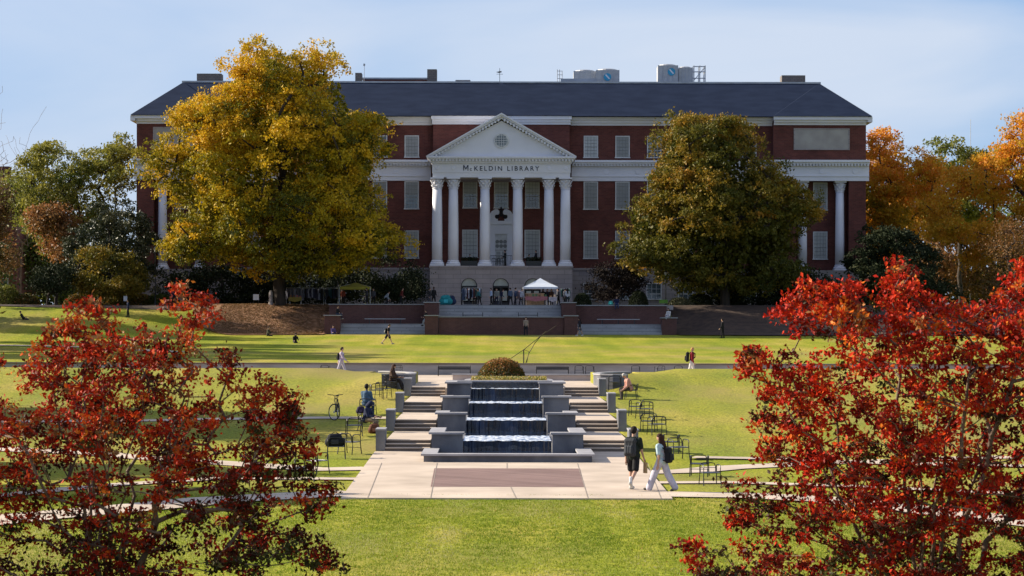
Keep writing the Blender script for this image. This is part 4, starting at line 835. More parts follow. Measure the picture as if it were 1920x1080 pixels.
# clipped hedges and round bushes: foliage shells
def bush(name, label, cx, cy, z0, rx, ry, rz_, mat, n, leaf, seed, group=None, tonev=.5, tsd=.15, top=0.0):
    rg = np.random.default_rng(seed); u = rg.normal(size=(n, 3)); u /= np.linalg.norm(u, axis=1)[:, None]; u[:, 2] = np.abs(u[:, 2]) * 1.0
    q = rg.uniform(.78, 1.03, n)[:, None] * (1 + .06 * np.array([mnoise.noise(Vector(p * 3)) for p in u]))[:, None]; P = u * q * [rx, ry, rz_] + [cx, cy, z0]
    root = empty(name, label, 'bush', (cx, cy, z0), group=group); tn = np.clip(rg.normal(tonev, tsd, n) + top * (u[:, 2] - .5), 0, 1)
    V, Fc, t = leafset(P, leaf, tn, rg, .3, 0, .6); npmesh('foliage', V, Fc, mat, root, t)
    A = np.array([[cx, cy, z0 - .1]] + [[cx + math.cos(k) * rx * .6, cy + math.sin(k) * ry * .6, z0 + rz_ * .6] for k in range(6)]); V, Fc = tubes(A, np.array([-1] + [0] * 6), np.full(7, .03), 4); npmesh('stems', V, Fc, M['bark'], root)
    return root
bush('round_bush', 'round bush with orange red tips in the planter at the head of the fountain', gx(941, 104.5), 104.5, 1.88, 1.16, 1.1, 1.06, LM['bush'], 9000, .085, 51, tonev=.50, tsd=.22, top=.4)
rg = np.random.default_rng(52); n_ = 5200; P = np.stack([rg.uniform(-1.6, 2.0, n_), rg.uniform(101.2, 104, n_), rg.uniform(1.93, 2.10, n_)], 1); root = empty('bedding_flowers', 'low bed of yellow and cream flowers around the round bush', 'flowers', (.2, 102.5, 1.93))
V, Fc, t = leafset(P, .07, np.clip(rg.normal(.6, .25, n_), 0, 1), rg); o = npmesh('blossom', V, Fc, LM['flower'], root, t); o['kind'] = 'stuff'
G = 'clipped bushes along the terrace'
bush('clipped_bush', 'large dark rounded bush on the terrace right of the plum tree', gx(1197, 206), 206, 6.35, .95, .9, 1.45, LM['darkg'], 4000, .12, 53, G)
bush('clipped_bush', 'low dark bush in front of the basement window right of the lamp post', gx(1312, 208), 208, 6.35, 1.3, .9, 1.25, LM['darkg'], 4000, .14, 54, G)
bush('clipped_bush', 'loose grey green bush right of the lamp post', gx(1275, 205), 205, 6.2, 1.3, .8, .95, LM['magn'], 3500, .13, 55, G, .8)
bush('clipped_bush', 'dark bush beside the tall right terrace pier', gx(1092, 206), 206, 6.35, .9, .7, 1.2, LM['darkg'], 3000, .12, 56, G)
for i, (px, lb, tn, mt) in enumerate([(10, 'yellow green bush at the far left edge of the lawn', .75, 'green'), (45, 'golden brown bush second from the left edge', .45, 'bush'), (150, 'low orange brown hedge bush left of the small round tree', .55, 'bush'), (215, 'low rust hedge bush behind the small round tree', .5, 'bush'), (262, 'low rust hedge bush right of the small round tree', .5, 'bush'), (300, 'dark low hedge bush left of the sign post', .4, 'green')]):
    bush('hedge_bush', lb, gx(px, 211), 211, 6.1, 1.7, .9, 1.35 if i else 2.2, LM[mt], 3600, .17, 60 + i, 'hedge bushes along the left lawn', tn)
# foreground crape myrtles, close to the camera
LMY = [(-90,700),(20,660),(60,625),(118,598),(150,560),(195,572),(245,590),(290,612),(312,560),(338,528),(362,545),(398,560),(412,596),(376,625),(370,652),(430,655),(470,690),(520,720),(580,732),(556,775),(575,812),(600,832),(606,872),(588,905),(632,905),(640,940),(598,980),(606,1015),(646,1045),(650,1075),(590,1085),(540,1120),(480,1220),(-90,1220)]
RMY = [(1506,482),(1530,512),(1600,510),(1622,560),(1655,548),(1672,478),(1712,490),(1730,540),(1800,572),(1836,540),(1850,465),(1872,500),(1905,482),(1990,500),(2100,560),(2100,1240),(1380,1240),(1300,1075),(1246,1015),(1262,1005),(1335,1012),(1360,960),(1345,905),(1410,890),(1428,840),(1400,800),(1425,770),(1392,722),(1380,660),(1400,640),(1440,660),(1482,650),(1490,620),(1444,596),(1442,560),(1490,540)]
tree('crape_myrtle', 'near red leaved shrub tree toned darker as shaded, filling the lower left corner', 'tree', LMY, 29, 215, 0, LM['shadered'], 1.5, 1500, 50000, .066, .066, .07, 'crape myrtles in the foreground', 71, low=1.6, nth=-.10, nsc=1.4, tonev=.34, tonesd=.21, shell=.8, nlimb=900, fork=.42, expo=.40, barkm=M['bark2'], shade_z=.40, wide=.55, stems=11, wob=.16)
tree('crape_myrtle', 'near bright red leaved shrub tree filling the lower right corner', 'tree', RMY, 28, 1740, 0, LM['red'], 1.6, 2000, 78000, .066, .066, .075, 'crape myrtles in the foreground', 72, low=1.6, nth=-.24, nsc=1.4, tonev=.43, tonesd=.21, shell=.8, nlimb=1050, fork=.42, expo=.40, barkm=M['bark2'], shade_z=.34, wide=.55, stems=12, wob=.16)
# trees standing along the left side of the mall; their shade falls across the lawn
for i, (x, y, zb, h, rr_) in enumerate([(-47, 139, 2.5, 15.5, 4.5), (-44.5, 145, 2.6, 18.5, 5.2), (-46, 153, 2.7, 19, 5.4), (-49, 161, 2.9, 17.5, 5), (-49.5, 172, 3.4, 18, 5.4), (-54, 189, 4.5, 17, 5), (-26.5, 92.5, .8, 10.5, 3.2), (-25.5, 88, .6, 9.5, 3.2), (-22, 69, 0, 8, 2.4), (-19, 60, 0, 6.5, 2.2), (-15, 36.5, 0, 7.2, 2.6), (-15.5, 31.5, 0, 6.5, 2.4)]):
    px = HX + (x - CX) * F / y; z1 = zb + h; pw = rr_ * F / y
    def zp(z): return HY + (CZ - z) * F / y
    tree('mall_tree', 'tree along the left side of the mall, just outside the picture', 'tree', [(px - pw, zp(zb + h * .5)), (px - pw * .6, zp(zb + h * .9)), (px, zp(z1)), (px + pw * .6, zp(zb + h * .9)), (px + pw, zp(zb + h * .5)), (px + pw * .5, zp(zb + h * .25)), (px - pw * .5, zp(zb + h * .25))], y, px, zb, LM['olive'], rr_, 110, 17000, .40, .6, .2, 'trees along the left side of the mall', 80 + i, nlimb=30)
# grass blades on the near lawn and fallen leaves: nobody could count them
rg = np.random.default_rng(9); n_ = 230000
yy = 37.5 + (57.62 - 37.5) * rg.random(n_) ** .8; xx = rg.uniform(-11, 11, n_) * yy / 45
cx10 = np.repeat(xx[::10], 10)[:n_] + rg.normal(0, .09, n_); cy10 = np.repeat(yy[::10], 10)[:n_] + rg.normal(0, .12, n_); xx = cx10; yy = np.clip(cy10, 37, 57.63)
hgt = rg.uniform(.018, .045, n_) + np.where(yy > 57.2, .035, 0) * rg.random(n_); an = rg.uniform(0, 6.28, n_); wv_ = .006 + .004 * rg.random(n_); lx, ly = rg.normal(0, .014, n_), rg.normal(0, .014, n_)
v0 = np.stack([xx - np.cos(an) * wv_, yy - np.sin(an) * wv_, np.zeros(n_)], 1); v1 = np.stack([xx + np.cos(an) * wv_, yy + np.sin(an) * wv_, np.zeros(n_)], 1); v2 = np.stack([xx + lx, yy + ly, hgt], 1)
V = np.stack([v0, v1, v2], 1).reshape(-1, 3); Fc = np.arange(n_ * 3).reshape(-1, 3)
bl = leafmat('grass_blades', [(0, (.09, .15, .008)), (.5, (.20, .265, .014)), (.82, (.30, .30, .04)), (1, (.46, .42, .22))], .35, .6, .2)
pn = np.array([mnoise.noise(Vector((a * .5, b * .14, 0))) + .5 * mnoise.noise(Vector((a * 1.3, b * .7, 4))) for a, b in zip(xx[::10], yy[::10])]); pn = np.repeat(pn, 10)[:n_]
pale = np.repeat(np.clip(np.array([mnoise.noise(Vector((a * 1.1, b * .22, 9))) for a, b in zip(xx[::10], yy[::10])]) - .12, 0, 1), 10)[:n_]
tn = np.clip(.50 + rg.normal(0, .20, n_) + -.02 + .36 * pn + .08 * np.sin(xx * 2.9) + .5 * pale, 0, 1)
tag(npmesh('grass', V, Fc, bl, None, np.repeat(tn, 3)), kind='stuff')
def litter(name, n_, xr, yr, size, mat, seed, tonev=.5):
    rg = np.random.default_rng(seed); x = rg.uniform(*xr, n_); y = rg.uniform(*yr, n_); k = [abs(a) > 5.0 or b < 57 for a, b in zip(x, y)]; x = x[k]; y = y[k]
    P = np.array([(a, b, gz(a, b) + (.10 if name == 'mulch_chips' else .02)) for a, b in zip(x, y)]); V, Fc, t = leafset(P, size, np.clip(rg.normal(tonev, .2, len(P)), 0, 1), rg); V[:, 2] = np.repeat(P[:, 2], 4) + (V[:, 2] - np.repeat(P[:, 2], 4)) * .25
    return tag(npmesh(name, V, Fc, mat, None, t), kind='stuff')
litter('fallen_leaves', 9000, (-22, 22), (38, 112), .065, LM['rust'], 91, .6)
litter('mulch_chips', 16000, (-26.5, -16.4), (190, 204), .16, LM['rust'], 92, .25)

def wood(label, x0, x1, D, zt, mat, seed, tonev):
    rg = np.random.default_rng(seed); n = 26000; x = rg.uniform(x0, x1, n); top = zt + np.array([4 * mnoise.noise(Vector((a * .06, seed, 0))) + 1.6 * mnoise.noise(Vector((a * .25, seed, 5))) for a in x])
    z = 4 + (top - 4) * rg.random(n) ** .7; P = np.stack([x, D + rg.uniform(-4, 4, n), z], 1); V, Fc, t = leafset(P, .95, np.clip(tonev + rg.normal(0, .15, n), 0, 1), rg)
    o = npmesh('woodland', V, Fc, mat, None, t); tag(o, label, 'woodland', kind='stuff')
wood('distant dim woodland closing the view left of the library', -120, -36, 310, 15, LM['green'], 5, .3)
wood('distant dim woodland closing the view right of the library', 36, 130, 320, 15, LM['olive'], 6, .35)

# ------------------------------------------------------------------ people
def cone(mb, p0, r0, p1, r1, n=10):
    p0, p1 = Vector(p0), Vector(p1); d = p1 - p0; L_ = d.length
    if L_ < 1e-5: return mb.ball(p0, max(r0, r1), n)
    d /= L_; a = d.cross(Vector((0, 0, 1)));
    if a.length < .1: a = d.cross(Vector((1, 0, 0)))
    a.normalize(); b = d.cross(a); vs_ = []; prof = [(p0, r0, t) for t in (-75, -45, -15)] + [(p1, r1, t) for t in (15, 45, 75)]
    for c, r, t in prof:
        q = r * math.cos(R(t)); h = r * math.sin(R(t))
        vs_ += [c + d * h + (a * math.cos(2 * math.pi * j / n) + b * math.sin(2 * math.pi * j / n)) * q for j in range(n)]
    k = len(prof); fs = [(i * n + j, i * n + (j + 1) % n, (i + 1) * n + (j + 1) % n, (i + 1) * n + j) for i in range(k - 1) for j in range(n)]
    fs += [tuple(range(n - 1, -1, -1)), tuple(range((k - 1) * n, k * n))]; return mb.add(vs_, fs)
def blob(name, caps, vox, mat, parent, sm=4):
    """one continuous skin over tapered limbs: voxel remesh of their union, then smoothing"""
    mb = MB()
    for c in caps: cone(mb, *c)
    me = bpy.data.meshes.new(name); me.from_pydata(mb.v, [], mb.f); tmp = bpy.data.objects.new('tmp', me); C.objects.link(tmp)
    m = tmp.modifiers.new('r', 'REMESH'); m.mode = 'VOXEL'; m.voxel_size = vox; m.use_smooth_shade = True
    s = tmp.modifiers.new('s', 'SMOOTH'); s.factor = .5; s.iterations = sm
    bpy.context.view_layer.update(); dg = bpy.context.evaluated_depsgraph_get(); out_ = bpy.data.meshes.new_from_object(tmp.evaluated_get(dg)); bpy.data.objects.remove(tmp)
    out_.name = name; out_.materials.clear(); out_.materials.append(mat); o = bpy.data.objects.new(name, out_); C.objects.link(o); o.parent = parent; return o
def person(label, x, y, z, rz, h=1.75, lean=4, legs=((18, 5), (-16, 14)), arms=((-15, 12), (15, 25)), top=(BLACK, 'long', 'jacket'), bottom=(BLACK, 'trousers'), hair=((.02, .012, .008), 'short'), shoes=BLACK, skin='skin', sit=None, headpitch=8, vox=.026, splay=.02, loose=.0, armout=6, socks=None, name='person', group=None):
    """local frame: forward = +x, left = +y; angles in degrees, positive = forward; sit = seat height"""
    k = h / 1.78; root = empty(name, label, 'person', (x, y, z), rz, group)
    def S(a): return (math.sin(R(a)), -math.cos(R(a)))
    thl, shl = .43 * k, .42 * k; J = {}
    low = 9
    for i, (th, kn) in enumerate(legs):
        a, b = S(th), S(th - kn); low = min(low, a[1] * thl + b[1] * shl)
    hz = (sit + .09 * k) if sit is not None else -low + .075 * k
    P = Vector((0, 0, hz)); ln = Vector((math.sin(R(lean)), 0, math.cos(R(lean)))); waist = P + ln * .16 * k; chest = P + ln * .36 * k; neck = P + ln * .50 * k
    hp = Vector((math.sin(R(lean * .5 + headpitch)), 0, math.cos(R(lean * .5 + headpitch)))); head = neck + hp * .155 * k
    body, tp, bt, hr = [], [], [], []; g = loose
    side = Vector((0, 1, 0))
    body += [(P, .115 * k, waist, .10 * k), (waist, .10 * k, chest, .115 * k), (P + side * .06 * k, .10 * k, P - side * .06 * k, .10 * k), (chest + side * .11 * k, .075 * k, chest - side * .11 * k, .075 * k), (chest, .09 * k, neck, .052 * k), (neck, .052 * k, head, .055 * k)]
    body += [(head + hp * .02 * k, .083 * k, head - hp * .035 * k + Vector((.018 * k, 0, 0)), .062 * k), (head + Vector((-.015 * k, 0, .02 * k)), .086 * k, head + Vector((.01 * k, 0, 0.01 * k)), .084 * k)]
    fwd = Vector((hp.z, 0, -hp.x)); body.append((head + fwd * .08 * k, .012 * k, head + fwd * .093 * k - hp * .028 * k, .015 * k))
    for s in (-1, 1): body.append((head + side * s * .078 * k, .014 * k, head + side * s * .083 * k - hp * .03 * k, .013 * k))
    tp += [(P - ln * .01, .135 * k + g, waist, .128 * k + g), (waist, .128 * k + g, chest, .145 * k + g * .6), (P + side * .07 * k, .118 * k + g, P - side * .07 * k, .118 * k + g), (waist + side * .05 * k, .115 * k + g, waist - side * .05 * k, .115 * k + g), (chest + side * .125 * k, .09 * k + g * .5, chest - side * .125 * k, .09 * k + g * .5), (chest, .10 * k, chest + (neck - chest) * .62, .075 * k)]
    bt += [(P + side * .07 * k, .118 * k, P - side * .07 * k, .118 * k), (P, .125 * k, P + ln * .10 * k, .122 * k)]
    feet = []
    for i, (th, kn) in enumerate(legs):
        s = 1 if i == 0 else -1; hpj = P + side * s * .088 * k; sp = side * s * splay
        a = S(th); kne = hpj + Vector((a[0] * thl, 0, a[1] * thl)) + sp; b = S(th - kn); ank = kne + Vector((b[0] * shl, 0, b[1] * shl)) + sp
        fa = th - kn; pitch = -min(60, max(0, kn - th - 12)) if kn > th else 0
        if sit is not None: pitch = 0
        t = Vector((math.cos(R(pitch)), 0, math.sin(R(pitch)))); heel = ank - Vector((.03 * k, 0, .0)) + Vector((math.sin(R(pitch)) * .03, 0, -math.cos(R(pitch)) * .035)) * k; toe = heel + t * .175 * k
        body += [(hpj, .088 * k, kne, .056 * k), (kne, .056 * k, kne.lerp(ank, .3) - Vector((.01, 0, 0)), .056 * k), (kne.lerp(ank, .3) - Vector((.01, 0, 0)), .056 * k, ank, .037 * k), (ank, .037 * k, heel, .035 * k), (heel, .035 * k, toe, .028 * k)]
        feet.append((heel, toe, ank))
        kind = bottom[1]; lg = {'trousers': 0, 'wide': .03, 'shorts': 0.0}[kind]
        bt.append((hpj, .105 * k + lg * .4, hpj.lerp(kne, .84) if kind == 'shorts' else kne, .080 * k + lg * .8 + (.02 if kind == 'shorts' else 0)))
        if kind != 'shorts': bt.append((kne, .078 * k + lg, ank + Vector((0, 0, .0)), .060 * k + lg * 1.25))
    sh = chest + ln * .055 * k; hands = []
    for i, (ua, el) in enumerate(arms):
        s = 1 if i == 0 else -1; shj = sh + side * s * .175 * k; a = S(ua); o_ = math.sin(R(armout)) * s
        elb = shj + Vector((a[0] * .285 * k, o_ * .285 * k, a[1] * .285 * k)); b = S(ua + el); wr = elb + Vector((b[0] * .25 * k, -o_ * .06 * k, b[1] * .25 * k))
        body += [(sh + side * s * .12 * k, .06 * k, shj, .055 * k), (shj, .052 * k, elb, .040 * k), (elb, .040 * k, wr, .028 * k)]
        c2_ = S(ua + el + 8); pd_ = Vector((c2_[0], 0, c2_[1])); pl_ = wr + pd_ * .075 * k; body.append((wr, .030 * k, pl_, .034 * k)); w3 = pd_.cross(side)
        fr_ = .0125 if vox > .012 else .0088
        for f_ in range(4):
            o2 = w3 * (f_ - 1.5) * .021 * k; ll = (.075, .085, .08, .062)[f_] * k; q = S(ua + el + 22 + 5 * f_); mid = pl_ + o2 + pd_ * ll * .5; body += [(pl_ + o2 * .9, fr_ * 1.1, mid, fr_), (mid, fr_, mid + Vector((q[0], 0, q[1])) * ll * .5, fr_ * .85)]
        body.append((wr + pd_ * .02 * k - w3 * .02 * k, fr_ * 1.2, wr + pd_ * .075 * k - w3 * .055 * k, fr_))
        hands.append(wr + pd_ * .09 * k)
        tp.append((sh + side * s * .11 * k, .075 * k + g * .5, shj, .068 * k + g * .5))
        if top[1] == 'long': tp += [(shj, .066 * k + g * .5, elb, .055 * k + g * .5), (elb, .055 * k + g * .5, wr - (wr - elb) * .08, .042 * k + g * .4)]
        elif top[1] == 'short': tp.append((shj, .070 * k + g * .6, shj.lerp(elb, .68), .064 * k + g * .7))
    blob('body', body, min(vox, .02), M[skin], root)
    blob(top[2], tp, vox, flat(top[0]), root)
    blob({'trousers': 'trousers', 'wide': 'trousers', 'shorts': 'shorts'}[bottom[1]], bt, vox, flat(bottom[0]), root)
    if hair:
        hc, hk = hair; back = -fwd; hs = [(head + hp * .035 * k + back * .012 * k, .094 * k, head + back * .03 * k, .09 * k)]
        if hk == 'long': hs += [(head + back * .04 * k, .09 * k, head + back * .07 * k - Vector((0, 0, .14 * k)), .085 * k), (head + back * .09 * k - Vector((0, 0, .14 * k)), .085 * k, head + back * .19 * k - Vector((0, 0, .42 * k)), .075 * k), (head + side * .05 * k + back * .03 * k, .05 * k, head + side * .06 * k + back * .04 * k - Vector((0, 0, .2 * k)), .045 * k), (head - side * .05 * k + back * .03 * k, .05 * k, head - side * .06 * k + back * .04 * k - Vector((0, 0, .2 * k)), .045 * k)]
        if hk == 'hood': hs += [(head + back * .02, .115 * k, neck + back * .05 * k, .10 * k)]
        blob('hood' if hk == 'hood' else 'hair', hs, vox * .8, flat(hc), root, 2)
    for heel, toe, ank in feet:
        blob('shoe', [(heel, .047 * k, toe, .040 * k), (heel, .047 * k, ank - (ank - heel) * .2, .043 * k)], min(vox, .02), flat(shoes), root, 2)
        if socks: blob('sock', [(ank - (ank - heel) * .3, .044 * k, ank + Vector((0, 0, .11 * k)), .047 * k)], .02, flat(socks), root, 1)
    return root, dict(P=P, chest=chest, ln=ln, sh=sh, hands=hands, head=head, k=k, fwd=fwd)
def onbody(root, v):      # point in a person's frame -> world
    return root.matrix_basis @ Vector(v)
def backpack(label, root, inf, col, col2=None, size=1.0, shift=(0, 0, 0), rot=0):
    k = inf['k'] * size; c = inf['P'].lerp(inf['chest'], .62) + Vector((-.22 * k, 0, 0)) + Vector(shift); wpos = onbody(root, c)
    t = empty('backpack', label, 'backpack', wpos, root.rotation_euler.z + rot); z0 = Vector((0, 0, 0)); u = inf['ln']
    bd = [(u * s1 * .17 * k + Vector((0, s2 * .10 * k, 0)), .085 * k, u * s1 * .17 * k + Vector((0, -s2 * .10 * k, 0)), .085 * k) for s1 in (-1, 1) for s2 in (1,)] + [(u * -.17 * k + Vector((0, s * .1 * k, 0)), .085 * k, u * .17 * k + Vector((0, s * .09 * k, 0)), .08 * k) for s in (-1, 0, 1)]
    blob('pack', bd, .018, flat(col), t, 3)
    blob('pocket', [(u * -.13 * k + Vector((-.085 * k, s * .07 * k, 0)), .05 * k, u * .02 * k + Vector((-.085 * k, s * .07 * k, 0)), .045 * k) for s in (-1, 0, 1)], .016, flat(col2 or col), t, 2)
    for s in (-1, 1):
        pts = [Vector((.06 * k, s * .09 * k, 0)) + u * .17 * k, Vector((.20 * k, s * .115 * k, 0)) + u * .27 * k, Vector((.375 * k, s * .115 * k, 0)) + u * .16 * k, Vector((.38 * k, s * .12 * k, 0)) + u * .0, Vector((.25 * k, s * .16 * k, 0)) - u * .14 * k, Vector((.05 * k, s * .12 * k, 0)) - u * .17 * k]
        MB().tube(pts, .017 * k, 5).build('strap', flat(BLACK), t, rel=False)
    MB().tube([u * .25 * k + Vector((0, -.03, 0)), u * .30 * k, u * .25 * k + Vector((0, .03, 0))], .008, 5).build('carry_loop', flat(BLACK), t, rel=False)
    return t
PI = math.pi
# the couple walking to the right and away, in the foreground of the plaza
D = 59.3; x = gx(1188, D)
r1, i1 = person('man from behind in black t-shirt, black shorts and white socks, walking on the plaza', x, D, .045, R(62), 1.86, 3, ((12, 6), (-14, 38)), ((-10, 8), (12, 22)), ((.014, .022, .018), 'short', 't_shirt'), (BLACK, 'shorts'), ((.018, .012, .010), 'short'), (.5, .5, .48), vox=.014, loose=.012, socks=(.7, .7, .7), headpitch=4)
backpack('charcoal backpack worn by the man in black shorts', r1, i1, (.035, .038, .045), (.05, .055, .065), .98)
# paper folder in his right hand
hw_ = onbody(r1, i1['hands'][1]); t = empty('paper_bag', 'flat brown paper bag in the hand of the man in black', 'bag', (hw_.x + .03, hw_.y, hw_.z - .0)); t.rotation_euler = (0, R(6), R(72))
m_ = MB(); m_.box(-.12, .13, -.03, .03, -.36, -.06); m_.build('bag', flat((.42, .28, .15)), t, rel=False); MB().tube([(-.06, 0, -.06), (0, 0, .0), (.06, 0, -.06)], .006, 5).build('handle', flat(BLACK), t, rel=False)
D = 59.0; x = gx(1241, D)
r2, i2 = person('long haired woman in pale blue top and loose light grey overalls on the plaza', x, D, .045, R(150), 1.72, 4, ((24, 4), (-20, 10)), ((-8, 14), (8, 10)), ((.42, .55, .62), 'short', 't_shirt'), ((.52, .50, .58), 'wide'), ((.045, .018, .012), 'long'), (.05, .045, .04), vox=.014, loose=.012, splay=.03)
backpack('black backpack slung on the back of the woman with long hair', r2, i2, (.012, .012, .016), (.02, .02, .026), .92, (-.03, 0, -.06), 0)
blob('overalls_bib', [(i2['P'], .145, i2['chest'] - i2['ln'] * .1, .148), (i2['P'] + Vector((0, .06, 0)), .128, i2['P'] - Vector((0, .06, 0)), .128)], .016, flat((.52, .50, .58)), r2)
# walkers on the upper path
D = 121; r_, i_ = person('walker in a pale lilac hoodie and grey trousers heading right on the upper path', gx(640, D), D, 1.64, R(-4), 1.78, 3, ((22, 3), (-18, 16)), ((-28, 10), (26, 22)), ((.42, .36, .46), 'long', 'hoodie'), ((.42, .40, .46), 'trousers'), ((.02, .012, .01), 'short'), loose=.012)
backpack('small black backpack of the walker in the lilac hoodie', r_, i_, BLACK, None, .8)
D = 120.5; r_, i_ = person('blond walker in a maroon top and white trousers heading right on the upper path', gx(1297, D), D, 1.64, R(-12), 1.76, 3, ((10, 4), (-12, 26)), ((-4, 8), (6, 16)), ((.22, .012, .018), 'long', 'jacket'), ((.68, .64, .60), 'trousers'), ((.42, .22, .09), 'short'), (.6, .6, .58))
backpack('large black backpack of the blond walker in maroon', r_, i_, BLACK, None, 1.15)
D = 170; r_, i_ = person('walker in black shorts and dark top crossing the upper lawn, head bowed', gx(727, D), D, gz(gx(727, D), D), R(0), 1.78, 8, ((26, 2), (-24, 16)), ((4, 12), (-6, 14)), (BLACK, 'short', 't_shirt'), (BLACK, 'shorts'), ((.03, .02, .015), 'short'), (.3, .3, .3), headpitch=22)
backpack('black and white backpack of the walker in black shorts on the lawn', r_, i_, BLACK, (.5, .5, .5), .85)
D = 184; person('person all in black standing on the lawn at the right, near the slope', gx(1355, D), D, gz(gx(1355, D), D), R(160), 1.78, 2, ((6, 2), (-4, 4)), ((4, 30), (-4, 20)), (BLACK, 'long', 'jacket'), (BLACK, 'trousers'))
D = 190.5; person('person in khaki shirt and dark trousers standing before the low brick wall', gx(986, D), D, gz(0, D), R(-90), 1.72, 0, ((2, 1), (-2, 1)), ((-6, 40), (6, 50)), ((.30, .24, .20), 'short', 'shirt'), ((.02, .02, .03), 'trousers'))
D = 189.5; person('woman in dark top striding left beside the right pier of the low wall', gx(1087, D), D, gz(7, D), R(170), 1.7, 2, ((16, 2), (-14, 8)), ((-10, 10), (10, 20)), ((.02, .02, .03), 'long', 'jacket'), ((.12, .11, .13), 'shorts'), ((.02, .01, .01), 'long'), (.6, .6, .6))
G = 'people sitting on the lawn'
def lawnsit(label, px, D, rz, top, bot, hair='long', skin='skin', h=1.7, lean=8): 
    x = gx(px, D); return person(label, x, D, gz(x, D), rz, h, lean, ((72, 95), (78, 110)), ((30, 50), (20, 60)), (top, 'long', 'jacket'), (bot, 'trousers'), ((.015, .01, .01), hair), BLACK, skin, sit=.03, group=G)
lawnsit('person hunched in black sitting on the sunny lawn left of the walkers', 553, 172, R(-70), BLACK, BLACK, lean=24)
lawnsit('person in dark green sitting at the foot of the mulch slope', 502, 187, R(-10), (.05, .05, .03), (.02, .02, .03), 'short')
lawnsit('person in black lying back on the shaded lawn at the far left', 44, 189, R(10), BLACK, NAVY, 'short', lean=-30)
D = 193; person('person in dark blue standing behind the red shrub at the left', gx(240, D), D, gz(gx(240, D), D), R(200), 1.7, 2, ((8, 2), (-6, 4)), ((4, 12), (-4, 20)), (NAVY, 'long', 'jacket'), (BLACK, 'trousers'))
D = 172; person('person in brown walking left behind the top sprig of the left shrub', gx(338, D), D, gz(gx(338, D), D), R(180), 1.72, 3, ((16, 2), (-14, 8)), ((4, 12), (-4, 20)), ((.06, .04, .03), 'long', 'jacket'), (BLACK, 'trousers'))
D = 206; person('person in dark blue with white shoes beside the hedge left of the golden tree', gx(325, D), D, gz(gx(325, D), D), R(-60), 1.75, 2, ((6, 2), (-6, 4)), ((4, 40), (-4, 20)), (NAVY, 'short', 't_shirt'), (BLACK, 'trousers'), shoes=(.6, .6, .6))

# ------------------------------------------------------------------ chairs
def make_chair():      # front = -y; each side is one hoop: front leg, armrest, rear leg
    t = empty('lawn_chair', 'x', 'chair', (0, 0, 0), 0, 'black metal lawn chairs'); r = .0165
    m_ = MB(); m_.box(-.235, .235, -.22, .22, .375, .392); m_.tube([(-.25, -.235, .385), (.25, -.235, .385), (.25, .23, .385), (-.25, .23, .385)], r, 6, True); m_.build('seat', M['mesh'], t)
    for sx in (-1, 1):
        for sy in (-1, 1): MB().tube([(sx * .262, sy * .215, .40), (sx * .268, sy * .235, .2), (sx * .275, sy * .275, .0)], r, 6).build('leg', M['black'], t)
        MB().tube([(sx * .262, -.215, .40), (sx * .262, -.22, .55), (sx * .262, -.18, .61), (sx * .262, -.08, .625), (sx * .262, .08, .625), (sx * .262, .18, .61), (sx * .262, .22, .55), (sx * .262, .215, .40)], r, 6).build('armrest', M['black'], t)
    b_ = MB().tube([(-.24, .235, .39), (-.245, .262, .56), (-.21, .28, .645), (-.12, .285, .665), (.12, .285, .665), (.21, .28, .645), (.245, .262, .56), (.24, .235, .39)], r, 6).build('backrest', M['black'], t)
    m_ = MB(); m_.tube([(-.24, .262, .52), (.24, .262, .52)], .009, 4); m_.build('bar', M['black'], b_)
    MB().tube([(-.26, -.235, .2), (.26, -.235, .2)], .009, 5).build('stretcher', M['black'], t)
    return t
ch0 = make_chair(); first = [True]
def chair(label, px, D, rz, s=1.0, z=None):
    c = ch0 if first[0] else copy_tree(ch0); first[0] = False; x = gx(px, D); c.location = (x, D, gz(x, D) if z is None else z); c.rotation_euler.z = rz; c['label'] = label; c.scale = (s,) * 3; return c
chair('black metal chair with a dark bag on its seat, lowest on the left lawn', 631, 73.2, R(185), 1.12)
chair('empty black metal chair just right of the chair with the bag', 656, 75.5, R(150), 1.12)
chair('empty black metal chair in front of the person in the navy hood', 664, 82, R(190), 1.08)
chair('black metal chair under the person in the navy hood', 688, 83.6, R(110), 1.08)
chair('black metal chair under the man in the light blue jacket', 690, 90.5, R(160), 1.05)
chair('empty black chair behind the man in light blue, left of the pair', 706, 98, R(190), 1.1)
chair('empty black chair, right of the pair below the long haired woman', 719, 98.8, R(160), 1.1)
chair('black metal chair under the long haired woman in brown', 733, 102.1, R(100), 1.1)
chair('nearer black chair of the pair half hidden by red leaves left of the plaza', 571, 62.6, R(185), 1.05)
chair('farther black chair of the pair half hidden by red leaves left of the plaza', 594, 66, R(140), 1.05)
chair('empty black metal chair behind the old man in pink, by the curved wall', 1153, 102.2, R(175), 1.1)
chair('black metal chair under the old man in pink', 1184, 98.4, R(260), 1.05)
chair('empty black chair, left of the upper pair on the right lawn', 1194, 90.3, R(165), 1.05)
chair('empty black chair, right of the upper pair on the right lawn', 1209, 89, R(195), 1.1)
chair('empty black chair, left of the middle pair on the right lawn', 1217, 84, R(165), 1.05)
chair('empty black chair, right of the middle pair on the right lawn', 1232, 82.6, R(195), 1.1)
chair('black metal chair mostly hidden behind the woman with the backpack', 1259, 76.2, R(170), 1.05)
chair('empty black metal chair just right of the woman with the backpack', 1272, 73.2, R(20), 1.1)
chair('farther black chair of the pair by the path at the right, light seat', 1312, 65.2, R(170), 1.0)
c = chair('low black wire chair by the path at the right, nearest of its pair', 1332, 61.6, R(10), .95)
